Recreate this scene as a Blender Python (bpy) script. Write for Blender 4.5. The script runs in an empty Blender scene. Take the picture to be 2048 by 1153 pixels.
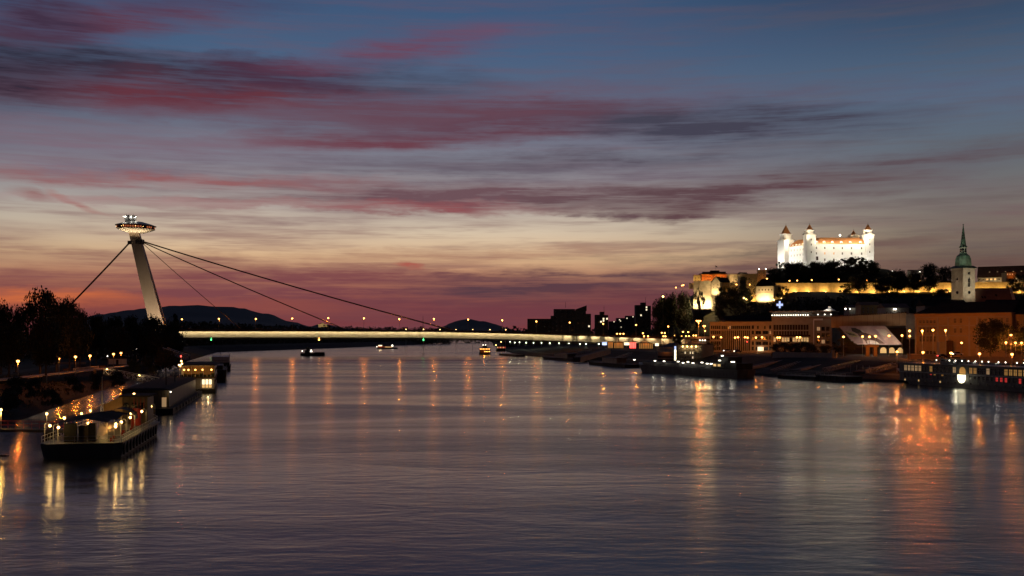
import bpy, math, random
from mathutils import Vector, Matrix, noise as mnoise
R = random.Random(11)
SC = bpy.context.scene
COL = SC.collection
# ------------------------------------------------------------------ camera
CAMH, F, CX, HY = 18.0, 2100.0, 1024.0, 672.0      # metres above the water; focal length, centre and horizon in photo pixels
cam = bpy.data.cameras.new('camera'); camo = bpy.data.objects.new('camera', cam); COL.objects.link(camo)
camo.location = (0, 0, CAMH); camo.rotation_euler = (math.pi / 2, 0, 0)
cam.sensor_width = 36; cam.lens = 36 * F / 2048; cam.shift_y = (HY - 576.5) / 2048
cam.clip_start = 0.5; cam.clip_end = 60000
SC.camera = camo
SC.view_settings.view_transform = 'Standard'; SC.view_settings.look = 'None'
SC.view_settings.gamma = 1; SC.view_settings.exposure = 0
SC.render.engine = 'CYCLES'
SC.cycles.use_denoising = True
SC.cycles.max_bounces = 5; SC.cycles.diffuse_bounces = 2; SC.cycles.glossy_bounces = 3; SC.cycles.transparent_max_bounces = 6
SC.cycles.sample_clamp_indirect = 1.0; SC.cycles.use_light_tree = True; SC.cycles.caustics_reflective = False; SC.cycles.caustics_refractive = False

def lin(r, g, b):
    f = lambda c: (c / 255 / 12.92) if c / 255 <= 0.04045 else ((c / 255 + 0.055) / 1.055) ** 2.4
    return (f(r), f(g), f(b), 1)

# ------------------------------------------------------------------ sky: dusk after sunset, streaks of cloud lit from below
world = bpy.data.worlds.new('World'); SC.world = world; world.use_nodes = True
NT = world.node_tree; NT.nodes.clear()
def nd(t, **k):
    n = NT.nodes.new(t)
    for a, v in k.items(): setattr(n, a, v)
    return n
def lk(a, b): NT.links.new(a, b)
def M(op, a, b=None, c=None, clamp=False):
    n = nd('ShaderNodeMath', operation=op, use_clamp=clamp)
    for i, v in enumerate((a, b, c)):
        if v is None: continue
        if isinstance(v, (int, float)): n.inputs[i].default_value = v
        else: lk(v, n.inputs[i])
    return n.outputs[0]
def MR(v, a, b, c, d, smooth=True):
    n = nd('ShaderNodeMapRange', interpolation_type='SMOOTHSTEP' if smooth else 'LINEAR')
    lk(v, n.inputs[0])
    for i, q in enumerate((a, b, c, d)): n.inputs[i + 1].default_value = q
    return n.outputs[0]
def MIX(f, a, b, blend='MIX'):
    n = nd('ShaderNodeMix', data_type='RGBA', blend_type=blend)
    for i, v in ((0, f), (6, a), (7, b)):
        if isinstance(v, (int, float)): n.inputs[i].default_value = v
        elif isinstance(v, tuple): n.inputs[i].default_value = v
        else: lk(v, n.inputs[i])
    return n.outputs[2]
tc = nd('ShaderNodeTexCoord'); sp = nd('ShaderNodeSeparateXYZ'); lk(tc.outputs['Generated'], sp.inputs[0])
dx, dy, dz = sp.outputs
AZ = M('ARCTAN2', dx, dy)                                         # 0 = along the river, negative towards the sunset
EL = M('ARCSINE', dz)
def NZ(sa, se, detail=3, rough=0.55, off=0.0, dist=0.0):          # noise over azimuth and elevation, stretched along the horizon
    cb = nd('ShaderNodeCombineXYZ'); lk(M('MULTIPLY', AZ, sa), cb.inputs[0]); lk(M('MULTIPLY', EL, se), cb.inputs[1]); cb.inputs[2].default_value = off
    n = nd('ShaderNodeTexNoise'); lk(cb.outputs[0], n.inputs['Vector'])
    n.inputs['Scale'].default_value = 1; n.inputs['Detail'].default_value = detail; n.inputs['Roughness'].default_value = rough; n.inputs['Distortion'].default_value = dist
    return n.outputs['Fac']
def ael(px, py):
    return math.atan((px - CX) / F), math.atan((HY - py) / math.hypot(F, px - CX))
def ramp(stops):
    n = nd('ShaderNodeValToRGB'); lk(M('MULTIPLY', EL, 1 / 1.5708, clamp=True), n.inputs[0])
    cr = n.color_ramp; cr.interpolation = 'EASE' if False else 'LINEAR'
    for i, (e, c) in enumerate(stops):
        el = cr.elements[i] if i < 2 else cr.elements.new(0.5)
        el.position = e / 1.5708; el.color = lin(*c)
    return n.outputs[0]
E = lambda py: max(0.0, ael(900, py)[1])
warm = ramp([(0, (116, 55, 58)), (E(640), (128, 60, 60)), (E(605), (156, 82, 66)), (E(560), (196, 134, 100)), (E(515), (222, 184, 142)), (E(460), (212, 194, 170)),
             (E(410), (176, 166, 160)), (E(330), (130, 130, 142)), (E(240), (98, 107, 127)), (E(120), (74, 97, 128)), (E(20), (62, 88, 122)), (0.62, (44, 60, 92)), (1.5, (20, 27, 44))])
cool = ramp([(0, (88, 62, 60)), (E(600), (104, 76, 68)), (E(540), (112, 92, 80)), (E(480), (122, 110, 98)), (E(420), (118, 112, 108)),
             (E(330), (96, 104, 114)), (E(220), (84, 104, 128)), (E(100), (62, 82, 108)), (E(0), (42, 60, 86)), (0.62, (32, 46, 70)), (1.5, (20, 27, 44))])
back = ramp([(0, (14, 15, 22)), (0.25, (15, 18, 27)), (0.7, (16, 21, 33)), (1.5, (20, 27, 44))])
base = MIX(MR(AZ, ael(1050, 500)[0], ael(2000, 500)[0], 0, 1), warm, cool)
ABSA = M('ABSOLUTE', M('ADD', AZ, 0.12))
base = MIX(MR(ABSA, 0.7, 1.9, 0, 1), base, back)
base = MIX(MR(AZ, ael(520, 100)[0], ael(-160, 100)[0], 0, 0.42), base, MIX(1.0, base, lin(178, 186, 200), 'MULTIPLY'))
# warped coordinates shared by all cloud bands
w1 = M('SUBTRACT', NZ(10, 40, 5, 0.66, 3.1), 0.5); w2 = M('SUBTRACT', NZ(5, 16, 2, 0.5, 7.7), 0.5)
A2 = M('MULTIPLY_ADD', w2, 0.16, AZ); E2 = M('ADD', M('MULTIPLY_ADD', w1, 0.030, EL), M('MULTIPLY', w2, 0.022))
streak = MR(NZ(6, 150, 4, 0.68, 1.3), 0.32, 0.68, 0.15, 1.15)
wisp = MR(NZ(22, 150, 3, 0.6, 5.3), 0.32, 0.66, 0.45, 1.05)
tex = M('MULTIPLY', streak, wisp)
tex2 = M('MULTIPLY_ADD', tex, 0.75, 0.28)
texs = {q: M('MULTIPLY', tex2, q * 1.9) for q in (0.5, 0.7, 0.85)}
col = base
# broad thin veils everywhere
v1 = MR(NZ(3.0, 26, 3, 0.6, 11.0), 0.42, 0.72, 0, 1)
veilc = MIX(MR(EL, 0.02, 0.2, 0, 1), lin(122, 62, 66), lin(96, 78, 98))
col = MIX(M('MULTIPLY', M('MULTIPLY', v1, tex2), M('MULTIPLY', MR(EL, 0.12, 0.30, 0.6, 0.28), MR(ABSA, 0.3, 1.2, 1.0, 0.4))), col, veilc)
v2 = MR(NZ(5.5, 90, 4, 0.66, 23.0), 0.44, 0.70, 0, 0.62)
col = MIX(M('MULTIPLY', v2, MR(EL, 0.0, 0.26, 1, 0.35)), col, MIX(MR(AZ, -0.1, 0.4, 0, 1), lin(120, 76, 82), lin(98, 84, 84)))
# the bands of cloud of this evening: photo x, y, half width, half height, slope, strength, colour
BANDS = [
 (300, 152, 600, 40, -0.01, .85, (54, 50, 70)), (340, 192, 580, 34, 0.02, .9, (104, 50, 64)), (560, 148, 170, 28, 0.05, .8, (76, 48, 70)), (-20, 140, 200, 60, 0, .7, (44, 42, 60)),
 (190, 42, 240, 32, -0.16, .8, (98, 58, 80)), (60, 40, 120, 36, -0.1, .8, (66, 48, 72)), (360, 4, 240, 20, -0.05, .5, (70, 66, 98)),
 (760, 102, 190, 26, -0.19, .75, (112, 66, 90)), (930, 70, 150, 26, -0.12, .45, (104, 78, 108)), (1060, 200, 420, 26, -0.04, .5, (108, 80, 100)),
 (960, 246, 440, 36, -0.03, .9, (96, 56, 72)), (1440, 242, 380, 34, 0.05, .85, (68, 66, 84)), (680, 287, 300, 20, -0.05, .8, (112, 62, 76)),
 (1150, 326, 480, 20, -0.03, .75, (86, 80, 94)), (1800, 320, 360, 18, -0.02, .7, (94, 80, 88)),
 (200, 292, 460, 34, 0.0, .45, (126, 104, 120)), (60, 330, 300, 14, 0, .5, (126, 108, 124)),
 (900, 400, 520, 25, 0.0, .8, (112, 80, 88)), (700, 416, 420, 12, 0.01, .85, (148, 76, 80)), (1430, 388, 380, 27, -0.02, .88, (96, 68, 74)), (1250, 416, 240, 15, 0.05, .7, (104, 76, 80)), (1378, 420, 44, 16, -0.1, .8, (98, 68, 72)),
 (230, 356, 440, 13, 0.0, .75, (152, 94, 96)), (85, 391, 50, 13, 0.12, .8, (146, 100, 98)), (174, 402, 50, 10, 0.45, .85, (168, 112, 106)),
 (350, 408, 400, 10, 0.02, .5, (170, 140, 136)), (1560, 500, 480, 9, -0.05, .5, (112, 94, 84)),
 (880, 515, 480, 15, -0.02, .55, (172, 120, 96)), (240, 524, 420, 18, 0.03, .6, (150, 98, 84)), (1850, 536, 420, 22, 0, .55, (98, 74, 68)), (1560, 520, 300, 14, -0.08, .6, (114, 80, 76)),
 (640, 562, 620, 25, 0.01, .75, (140, 80, 76)), (700, 592, 1050, 36, 0.0, .85, (130, 68, 72)), (1150, 568, 380, 30, -0.02, .85, (90, 60, 70)), (1300, 604, 360, 36, 0.02, .7, (104, 58, 64)),
 (1000, 632, 760, 34, 0.0, .8, (118, 58, 66)), (420, 626, 360, 20, 0.0, .6, (136, 70, 68)), (20, 603, 150, 15, 0.02, .8, (226, 108, 52)), (300, 616, 340, 16, 0, .5, (164, 78, 62)), (900, 345, 620, 26, 0, .5, (104, 92, 106)), (620, 236, 480, 24, 0, .5, (108, 86, 104)), (1000, 225, 460, 20, -.04, .5, (104, 66, 82)), (798, 540, 44, 6, 0, .8, (180, 88, 74)),
]
SH = {}
def sheared(sl):                                                  # one warped coordinate pair per slope
    k = min((-0.19, -0.1, -0.04, 0.0, 0.04, 0.11, 0.45), key=lambda q: abs(q - sl))
    if k not in SH:
        n = nd('ShaderNodeCombineXYZ'); lk(A2, n.inputs[0]); lk(M('MULTIPLY_ADD', A2, k, E2), n.inputs[1]); SH[k] = n.outputs[0]
    return k, SH[k]
for px, py, hw, hh, sl, st, c in BANDS:
    a0, e0 = ael(px, py); k, v = sheared(sl); sa, se = F / hw / 1.3, F / hh / 1.45
    ma = nd('ShaderNodeVectorMath', operation='MULTIPLY_ADD'); lk(v, ma.inputs[0]); ma.inputs[1].default_value = (sa, se, 0); ma.inputs[2].default_value = (-a0 * sa, -(e0 + k * a0) * se, 0)
    g = nd('ShaderNodeTexGradient', gradient_type='SPHERICAL'); lk(ma.outputs[0], g.inputs[0])
    ll = 0.3 * c[0] + 0.55 * c[1] + 0.15 * c[2]; c = tuple(q + (ll - q) * 0.13 for q in c)
    col = MIX(M('MULTIPLY', g.outputs[1], texs[min(texs, key=lambda q: abs(q - st))]), col, lin(*c))
# just under the horizon the far land's own dusk
col = MIX(MR(EL, -0.01, -0.06, 0, 1), col, (0.012, 0.011, 0.014, 1))
bg = nd('ShaderNodeBackground'); lk(col, bg.inputs[0]); bg.inputs[1].default_value = 1.0
wo = nd('ShaderNodeOutputWorld'); lk(bg.outputs[0], wo.inputs[0])
world.cycles.sampling_method = 'MANUAL'; world.cycles.sample_map_resolution = 512

# ------------------------------------------------------------------ helpers
def at(px, py, D): return Vector(((px - CX) * D / F, D, CAMH + (HY - py) * D / F))       # the place seen at a photo pixel, D metres off
def onz(px, py, z=0.0): return at(px, py, (CAMH - z) * F / (py - HY))                     # ... where that sight line meets height z
def zat(py, D): return CAMH + (HY - py) * D / F
class MB:
    def __init__(s): s.v = []; s.f = []; s.m = []; s.mi = 0
    def face(s, pts):
        n = len(s.v); s.v += [tuple(p) for p in pts]; s.f.append(tuple(range(n, n + len(pts)))); s.m.append(s.mi); return s
    def box(s, x0, x1, y0, y1, z0, z1):
        n = len(s.v); s.v += [(x0, y0, z0), (x1, y0, z0), (x1, y1, z0), (x0, y1, z0), (x0, y0, z1), (x1, y0, z1), (x1, y1, z1), (x0, y1, z1)]
        for q in ((3, 2, 1, 0), (4, 5, 6, 7), (0, 1, 5, 4), (1, 2, 6, 5), (2, 3, 7, 6), (3, 0, 4, 7)): s.f.append(tuple(n + i for i in q)); s.m.append(s.mi)
        return s
    def prism(s, poly, z0, z1, poly1=None):                        # poly counter-clockwise; z may be a list
        k = len(poly); n = len(s.v); p1 = poly1 or poly
        za = z0 if isinstance(z0, (list, tuple)) else [z0] * k; zb = z1 if isinstance(z1, (list, tuple)) else [z1] * k
        s.v += [(p[0], p[1], za[i]) for i, p in enumerate(poly)] + [(p[0], p[1], zb[i]) for i, p in enumerate(p1)]
        s.f.append(tuple(n + i for i in reversed(range(k)))); s.f.append(tuple(n + k + i for i in range(k))); s.m += [s.mi] * 2
        for i in range(k):
            j = (i + 1) % k; s.f.append((n + i, n + j, n + k + j, n + k + i)); s.m.append(s.mi)
        return s
    def tube(s, p0, p1, r0, r1=None, k=6, caps=True):
        p0, p1 = Vector(p0), Vector(p1); r1 = r0 if r1 is None else r1
        d = (p1 - p0).normalized(); a = d.orthogonal().normalized(); b = d.cross(a); n = len(s.v)
        for p, r in ((p0, r0), (p1, r1)):
            for i in range(k):
                t = 2 * math.pi * i / k; s.v.append(tuple(p + (a * math.cos(t) + b * math.sin(t)) * r))
        for i in range(k):
            j = (i + 1) % k; s.f.append((n + i, n + j, n + k + j, n + k + i)); s.m.append(s.mi)
        if caps:
            s.f.append(tuple(n + i for i in reversed(range(k)))); s.f.append(tuple(n + k + i for i in range(k))); s.m += [s.mi] * 2
        return s
    def path(s, pts, r, k=5):
        for a, b in zip(pts, pts[1:]): s.tube(a, b, r, r, k)
        return s
    def lathe(s, prof, k=16, c=(0, 0), ph=0.0):                    # prof: (radius, z) from bottom to top
        n = len(s.v); m = len(prof)
        for r, z in prof:
            for i in range(k):
                t = 2 * math.pi * i / k + ph; s.v.append((c[0] + r * math.cos(t), c[1] + r * math.sin(t), z))
        for q in range(m - 1):
            for i in range(k):
                j = (i + 1) % k; s.f.append((n + q * k + i, n + q * k + j, n + (q + 1) * k + j, n + (q + 1) * k + i)); s.m.append(s.mi)
        s.f.append(tuple(n + i for i in reversed(range(k)))); s.f.append(tuple(n + (m - 1) * k + i for i in range(k))); s.m += [s.mi] * 2
        return s
    def ball(s, c, r, k=8, q=5, sz=1.0):
        return s.lathe([(max(0.001, r * math.sin(math.pi * i / q)), c[2] - sz * r * math.cos(math.pi * i / q)) for i in range(q + 1)], k, (c[0], c[1]))
    def mesh(s, mats, smooth=False):
        me = bpy.data.meshes.new('mesh'); me.from_pydata(s.v, [], s.f)
        for m in (mats if isinstance(mats, (list, tuple)) else [mats]): me.materials.append(m)
        me.polygons.foreach_set('material_index', s.m)
        if smooth: me.polygons.foreach_set('use_smooth', [True] * len(s.f))
        me.update(); return me
    def build(s, name, mats, parent=None, loc=(0, 0, 0), smooth=False):
        return place(s.mesh(mats, smooth), name, parent, loc)
def place(me, name, parent=None, loc=(0, 0, 0), rz=0.0, sc=None):
    o = bpy.data.objects.new(name, me); COL.objects.link(o); o.parent = parent; o.location = loc
    if rz: o.rotation_euler = (0, 0, rz)
    if sc: o.scale = sc
    return o
def tag(o, label, cat, group=None):
    o['label'] = label; o['category'] = cat
    if group: o['group'] = group
    return o
def thing(name, label, cat, loc=(0, 0, 0), rz=0.0, group=None):
    return tag(place(None, name, None, loc, rz), label, cat, group)
def kind(o, k): o['kind'] = k; return o
ORD = ['first', 'second', 'third', 'fourth', 'fifth', 'sixth', 'seventh', 'eighth', 'ninth', 'tenth', 'eleventh', 'twelfth', 'thirteenth', 'fourteenth', 'fifteenth', 'sixteenth', 'seventeenth', 'eighteenth', 'nineteenth', 'twentieth']
ORD += ['twenty-' + w for w in ORD[:9]] + ['thirtieth'] + ['thirty-' + w for w in ORD[:9]]
_lights = {}
def light(parent, loc, color, watts, radius=0.25, kind_='POINT', **k):
    key = (kind_, color, watts, radius, tuple(sorted(k.items())))
    if key not in _lights:
        L = bpy.data.lights.new('lamp_light', kind_); L.energy = watts; L.color = color
        if kind_ == 'AREA':
            L.shape = 'RECTANGLE'; L.size = k.get('sx', 1); L.size_y = k.get('sy', 1); L.spread = k.get('spread', math.pi)
        else: L.shadow_soft_size = radius
        if kind_ == 'SPOT': L.spot_size = k.get('size', 1.2); L.spot_blend = k.get('blend', 0.6)
        _lights[key] = L
    o = bpy.data.objects.new('lamp_light', _lights[key]); COL.objects.link(o); o.parent = parent; o.location = loc; return o
def aim(o, d): o.rotation_euler = Vector(d).to_track_quat('-Z', 'Y').to_euler(); return o

# ------------------------------------------------------------------ materials
MT = {}
def pm(name, c, c2=None, scale=1.0, rough=0.8, metal=0.0, bump=0.0, stretch=None, detail=5, spec=0.4):
    m = bpy.data.materials.new(name); m.use_nodes = True; t = m.node_tree; b = t.nodes['Principled BSDF']
    b.inputs['Roughness'].default_value = rough; b.inputs['Metallic'].default_value = metal; b.inputs['Specular IOR Level'].default_value = spec
    c2 = c2 or tuple(x * 0.72 for x in c)
    tcn = t.nodes.new('ShaderNodeTexCoord'); mp = t.nodes.new('ShaderNodeMapping'); mp.inputs['Scale'].default_value = stretch or (1, 1, 1)
    nz = t.nodes.new('ShaderNodeTexNoise'); nz.inputs['Scale'].default_value = scale; nz.inputs['Detail'].default_value = detail; nz.inputs['Roughness'].default_value = 0.62
    rp = t.nodes.new('ShaderNodeValToRGB'); rp.color_ramp.elements[0].position = 0.3; rp.color_ramp.elements[1].position = 0.72
    rp.color_ramp.elements[0].color = (*c2, 1); rp.color_ramp.elements[1].color = (*c, 1)
    t.links.new(tcn.outputs['Object'], mp.inputs[0]); t.links.new(mp.outputs[0], nz.inputs['Vector']); t.links.new(nz.outputs['Fac'], rp.inputs[0]); t.links.new(rp.outputs[0], b.inputs['Base Color'])
    if bump:
        bp = t.nodes.new('ShaderNodeBump'); bp.inputs['Strength'].default_value = bump; bp.inputs['Distance'].default_value = 0.2
        t.links.new(nz.outputs['Fac'], bp.inputs['Height']); t.links.new(bp.outputs[0], b.inputs['Normal'])
    MT[name] = m; return m
def em(name, c, st):
    m = bpy.data.materials.new(name); m.use_nodes = True; b = m.node_tree.nodes['Principled BSDF']
    b.inputs['Base Color'].default_value = (*[min(1, x) * 0.6 for x in c], 1); b.inputs['Emission Color'].default_value = (*c, 1); b.inputs['Emission Strength'].default_value = st
    MT[name] = m; return m
ORANGE = (1.0, 0.25, 0.028); WARM = (1.0, 0.66, 0.28); WHITE = (1.0, 0.93, 0.78); GREENISH = (0.9, 1.0, 0.62); GOLD = (1.0, 0.52, 0.10)
pm('plaster_white', (0.8, 0.79, 0.76), (0.74, 0.72, 0.68), 0.3)
pm('plaster_cream', (0.36, 0.31, 0.24), (0.27, 0.225, 0.17), 0.25)
pm('plaster_ochre', (0.36, 0.25, 0.14), (0.28, 0.19, 0.1), 0.2)
pm('plaster_grey', (0.26, 0.24, 0.215), (0.19, 0.175, 0.155), 0.3)
pm('stone', (0.44, 0.38, 0.3), (0.26, 0.22, 0.17), 0.35, bump=0.4)
pm('stone_pale', (0.46, 0.42, 0.34), (0.26, 0.235, 0.19), 0.3, bump=0.3)
pm('embankment', (0.034, 0.028, 0.023), (0.012, 0.01, 0.008), 0.12, bump=0.3, spec=0.04)
pm('concrete', (0.34, 0.32, 0.29), (0.25, 0.235, 0.21), 0.3)
pm('concrete_dark', (0.1, 0.093, 0.086), None, 0.4, spec=0.1)
pm('paving', (0.06, 0.052, 0.045), (0.032, 0.028, 0.024), 0.3, spec=0.04)
pm('asphalt', (0.06, 0.058, 0.056), None, 0.6)
pm('grass_ground', (0.026, 0.028, 0.014), (0.015, 0.016, 0.009), 0.08, spec=0.04)
pm('hill_ground', (0.02, 0.02, 0.013), (0.012, 0.012, 0.008), 0.03, spec=0.04)
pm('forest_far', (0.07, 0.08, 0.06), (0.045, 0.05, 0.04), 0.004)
pm('roof_tile', (0.46, 0.21, 0.08), (0.33, 0.135, 0.05), 0.6, stretch=(1, 1, 3))
pm('roof_brown', (0.16, 0.085, 0.05), (0.1, 0.05, 0.03), 0.5)
pm('roof_dark', (0.028, 0.023, 0.02), None, 0.6, rough=0.95, spec=0.05)
pm('copper_green', (0.13, 0.21, 0.145), (0.055, 0.06, 0.045), 0.35, rough=0.55)
pm('steel_grey', (0.3, 0.3, 0.3), None, 0.8, rough=0.5, metal=0.5)
pm('steel_dark', (0.06, 0.06, 0.062), None, 1.0, rough=0.5, metal=0.3)
pm('steel_pale', (0.6, 0.58, 0.52), (0.5, 0.48, 0.43), 0.4, rough=0.45)
pm('pylon_steel', (0.4, 0.335, 0.27), (0.33, 0.27, 0.215), 0.12, rough=0.55, stretch=(1, 1, 0.3))
pm('cable_steel', (0.13, 0.115, 0.095), None, 0.3, rough=0.5, metal=0.2)
pm('paint_white', (0.72, 0.71, 0.68), (0.6, 0.58, 0.54), 0.8, rough=0.45)
pm('paint_cream', (0.17, 0.13, 0.08), (0.1, 0.075, 0.045), 0.8, rough=0.5)
pm('paint_red', (0.35, 0.03, 0.02), None, 0.8, rough=0.5)
pm('paint_navy', (0.02, 0.025, 0.05), None, 0.8, rough=0.5)
pm('hull_grey', (0.13, 0.128, 0.128), (0.07, 0.067, 0.064), 0.5, rough=0.5, stretch=(1, 1, 0.25))
pm('hull_dark', (0.022, 0.021, 0.022), (0.014, 0.013, 0.013), 0.5, rough=0.6, spec=0.15)
pm('canvas_grey', (0.07, 0.062, 0.058), None, 0.8, rough=0.95, spec=0.05)
pm('wood', (0.1, 0.055, 0.028), (0.055, 0.03, 0.015), 1.2, stretch=(4, 1, 1))
pm('bark', (0.11, 0.08, 0.055), (0.06, 0.045, 0.03), 2.0, bump=0.5, stretch=(1, 1, 0.3))
pm('leaf', (0.055, 0.075, 0.025), (0.03, 0.042, 0.014), 0.35, rough=0.7)
pm('leaf_lit', (0.1, 0.085, 0.03), (0.05, 0.045, 0.018), 0.4, rough=0.7)  # paler, yellower leaves for lamplit trees; the lamplight is put into the colour
pm('leaf_dark', (0.03, 0.04, 0.018), (0.017, 0.022, 0.01), 0.35, rough=0.7)
pm('glass_dark', (0.015, 0.016, 0.018), None, 1, rough=0.12, spec=0.5)
pm('glass_amber', (0.12, 0.075, 0.042), (0.07, 0.045, 0.025), 0.5, rough=0.3, spec=0.5)
pm('glass_brown', (0.05, 0.03, 0.018), None, 1, rough=0.2, spec=0.5)
em('glow_orange', (1.0, 0.42, 0.09), 10); em('glow_warm', (1.0, 0.56, 0.17), 10); em('glow_white', (1.0, 0.92, 0.74), 5); em('glow_greenish', (0.92, 1.0, 0.66), 5)
em('glow_red', (1.0, 0.08, 0.06), 4); em('glow_green', (0.1, 1.0, 0.25), 4); em('glow_blue', (0.5, 0.62, 1.0), 1.1)
em('win_warm', (1.0, 0.62, 0.24), 0.62); em('win_dim', (1.0, 0.62, 0.3), 0.28); em('win_white', (1.0, 0.84, 0.55), 1.3); em('win_red', (1.0, 0.06, 0.05), 0.5); em('win_ivory', (1.0, 0.9, 0.58), 2.6)
em('win_amber', (1.0, 0.5, 0.13), 0.24); em('win_pod', (1.0, 0.25, 0.09), 0.35)

# ------------------------------------------------------------------ the river
def water_material():
    m = bpy.data.materials.new('river_water'); m.use_nodes = True; t = m.node_tree; b = t.nodes['Principled BSDF']
    b.inputs['Base Color'].default_value = (0.012, 0.012, 0.015, 1); b.inputs['IOR'].default_value = 1.33; b.inputs['Specular Tint'].default_value = (0.8, 0.89, 1.0, 1)
    tcn = t.nodes.new('ShaderNodeTexCoord')
    def nz(sc, st, det, off=0, dist=0.0):
        mp = t.nodes.new('ShaderNodeMapping'); mp.inputs['Scale'].default_value = st; mp.inputs['Location'].default_value = (off, off * 1.7, 0); mp.inputs['Rotation'].default_value = (0, 0, 0.14)
        n = t.nodes.new('ShaderNodeTexNoise'); n.inputs['Scale'].default_value = sc; n.inputs['Detail'].default_value = det; n.inputs['Roughness'].default_value = 0.55; n.inputs['Distortion'].default_value = dist
        t.links.new(tcn.outputs['Object'], mp.inputs[0]); t.links.new(mp.outputs[0], n.inputs['Vector']); return n.outputs['Fac']
    def mm(op, a, b_):
        n = t.nodes.new('ShaderNodeMath'); n.operation = op
        for i, v in enumerate((a, b_)):
            if isinstance(v, (int, float)): n.inputs[i].default_value = v
            else: t.links.new(v, n.inputs[i])
        return n.outputs[0]
    fine = nz(0.62, (0.42, 1.0, 1), 4); mid = nz(0.12, (0.5, 1.0, 1), 4, 31, 0.8); big = nz(0.03, (0.3, 1.0, 1), 3, 77, 0.8)
    mr = t.nodes.new('ShaderNodeMapRange'); t.links.new(big, mr.inputs[0]); mr.inputs[1].default_value = 0.38; mr.inputs[2].default_value = 0.64; mr.inputs[3].default_value = 0.45; mr.inputs[4].default_value = 1.25
    h = mm('ADD', mm('MULTIPLY', mm('MULTIPLY', fine, mr.outputs[0]), 0.24), mm('MULTIPLY', mid, 0.32))
    bp = t.nodes.new('ShaderNodeBump'); bp.inputs['Strength'].default_value = 1.0; bp.inputs['Distance'].default_value = WATER_BUMP
    t.links.new(h, bp.inputs['Height']); t.links.new(bp.outputs[0], b.inputs['Normal'])
    mr2 = t.nodes.new('ShaderNodeMapRange'); t.links.new(big, mr2.inputs[0]); mr2.inputs[1].default_value = 0.36; mr2.inputs[2].default_value = 0.66; mr2.inputs[3].default_value = WATER_ROUGH - 0.05; mr2.inputs[4].default_value = WATER_ROUGH + 0.06
    t.links.new(mr2.outputs[0], b.inputs['Roughness'])
    MT['river_water'] = m
WATER_BUMP, WATER_ROUGH = 0.40, 0.21
water_material()
wv = MB(); wv.face([(-9000, -600, 0), (9000, -600, 0), (9000, 15000, 0), (-9000, 15000, 0)])
kind(wv.build('river', MT['river_water']), 'structure')

# ------------------------------------------------------------------ banks and hills
LTOE = [(-40, -500), (-66, -100), (-78, 100), (-95, 196), (-118, 290), (-175, 518), (-235, 780), (-318, 1145), (-290, 1280), (-240, 1600), (-185, 2100), (-170, 3000), (-420, 6000), (-900, 12000)]
RTOE = [(360, -500), (282, -100), (243, 100), (208, 240), (180, 335), (153, 386), (114, 445), (80, 600), (32, 800), (0, 995), (-16, 1350), (-40, 2000), (-60, 3000), (-300, 6000), (-700, 12000)]
def bank(name, toe, sgn, prof, mats):
    mb = MB(); rows = []
    for i, (x, y) in enumerate(toe):
        a = toe[max(0, i - 1)]; b = toe[min(len(toe) - 1, i + 1)]
        t = Vector((b[0] - a[0], b[1] - a[1])).normalized(); n = Vector((t.y, -t.x)) * sgn
        k = 1.0 if y < 2500 else 2.0
        rows.append([(x + n.x * o * k, y + n.y * o * k, z) for o, z, _ in prof] + [(sgn * 12000, y + (0 if sgn > 0 else 0), prof[-1][1])])
    for r0, r1 in zip(rows, rows[1:]):
        for j in range(len(r0) - 1):
            mb.mi = prof[j][2]
            q = [r0[j], r0[j + 1], r1[j + 1], r1[j]]
            mb.face(q if sgn > 0 else q[::-1])
    return kind(mb.build(name, mats), 'structure')
bank('riverbank_left', LTOE, -1, [(0, -1.5, 0), (4, 0.6, 0), (13, 2.6, 0), (24, 5.6, 1), (28, 6.0, 2), (34, 6.0, 1)], [MT['embankment'], MT['grass_ground'], MT['paving']])
bank('riverbank_right', RTOE, 1, [(0, -1.5, 0), (5, 1.0, 0), (16, 2.2, 1), (26, 2.6, 0), (52, 6.6, 1), (58, 7.0, 1)], [MT['embankment'], MT['paving']])
def sstep(a, b, x):
    t = max(0.0, min(1.0, (x - a) / (b - a))); return t * t * (3 - 2 * t)
def hill_z(X, Y):                                                  # the castle hill
    s = sstep(800, 1110, Y - 0.05 * (X - 300) - 215 * (1 - sstep(165, 240, X))); e = sstep(85, 225, X - max(0, Y - 1120) * 0.16)
    lower = (57 - 10 * (1 - sstep(268, 300, X))) * s * e
    plat = 33 * sstep(1145, 1225, Y) * sstep(250, 330, X) * (1 - 0.5 * sstep(425, 480, X))
    n = 2.2 * mnoise.noise(Vector((X * 0.02, Y * 0.02, 3.3))) * s * e
    return 6.9 + lower + plat + n
mb = MB(); NXh, NYh = 60, 50
xs = [90 + 1100 * (i / NXh) ** 1.2 for i in range(NXh + 1)]; ys = [760 + 1100 * j / NYh for j in range(NYh + 1)]
for y in ys:
    for x in xs: mb.v.append((x, y, hill_z(x, y) - (0.6 if (x == xs[0] or y == ys[0]) else 0)))
for j in range(NYh):
    for i in range(NXh):
        n = j * (NXh + 1) + i; mb.f.append((n, n + 1, n + NXh + 2, n + NXh + 1)); mb.m.append(0)
kind(mb.build('castle_hill', MT['hill_ground'], smooth=True), 'structure')
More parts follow.
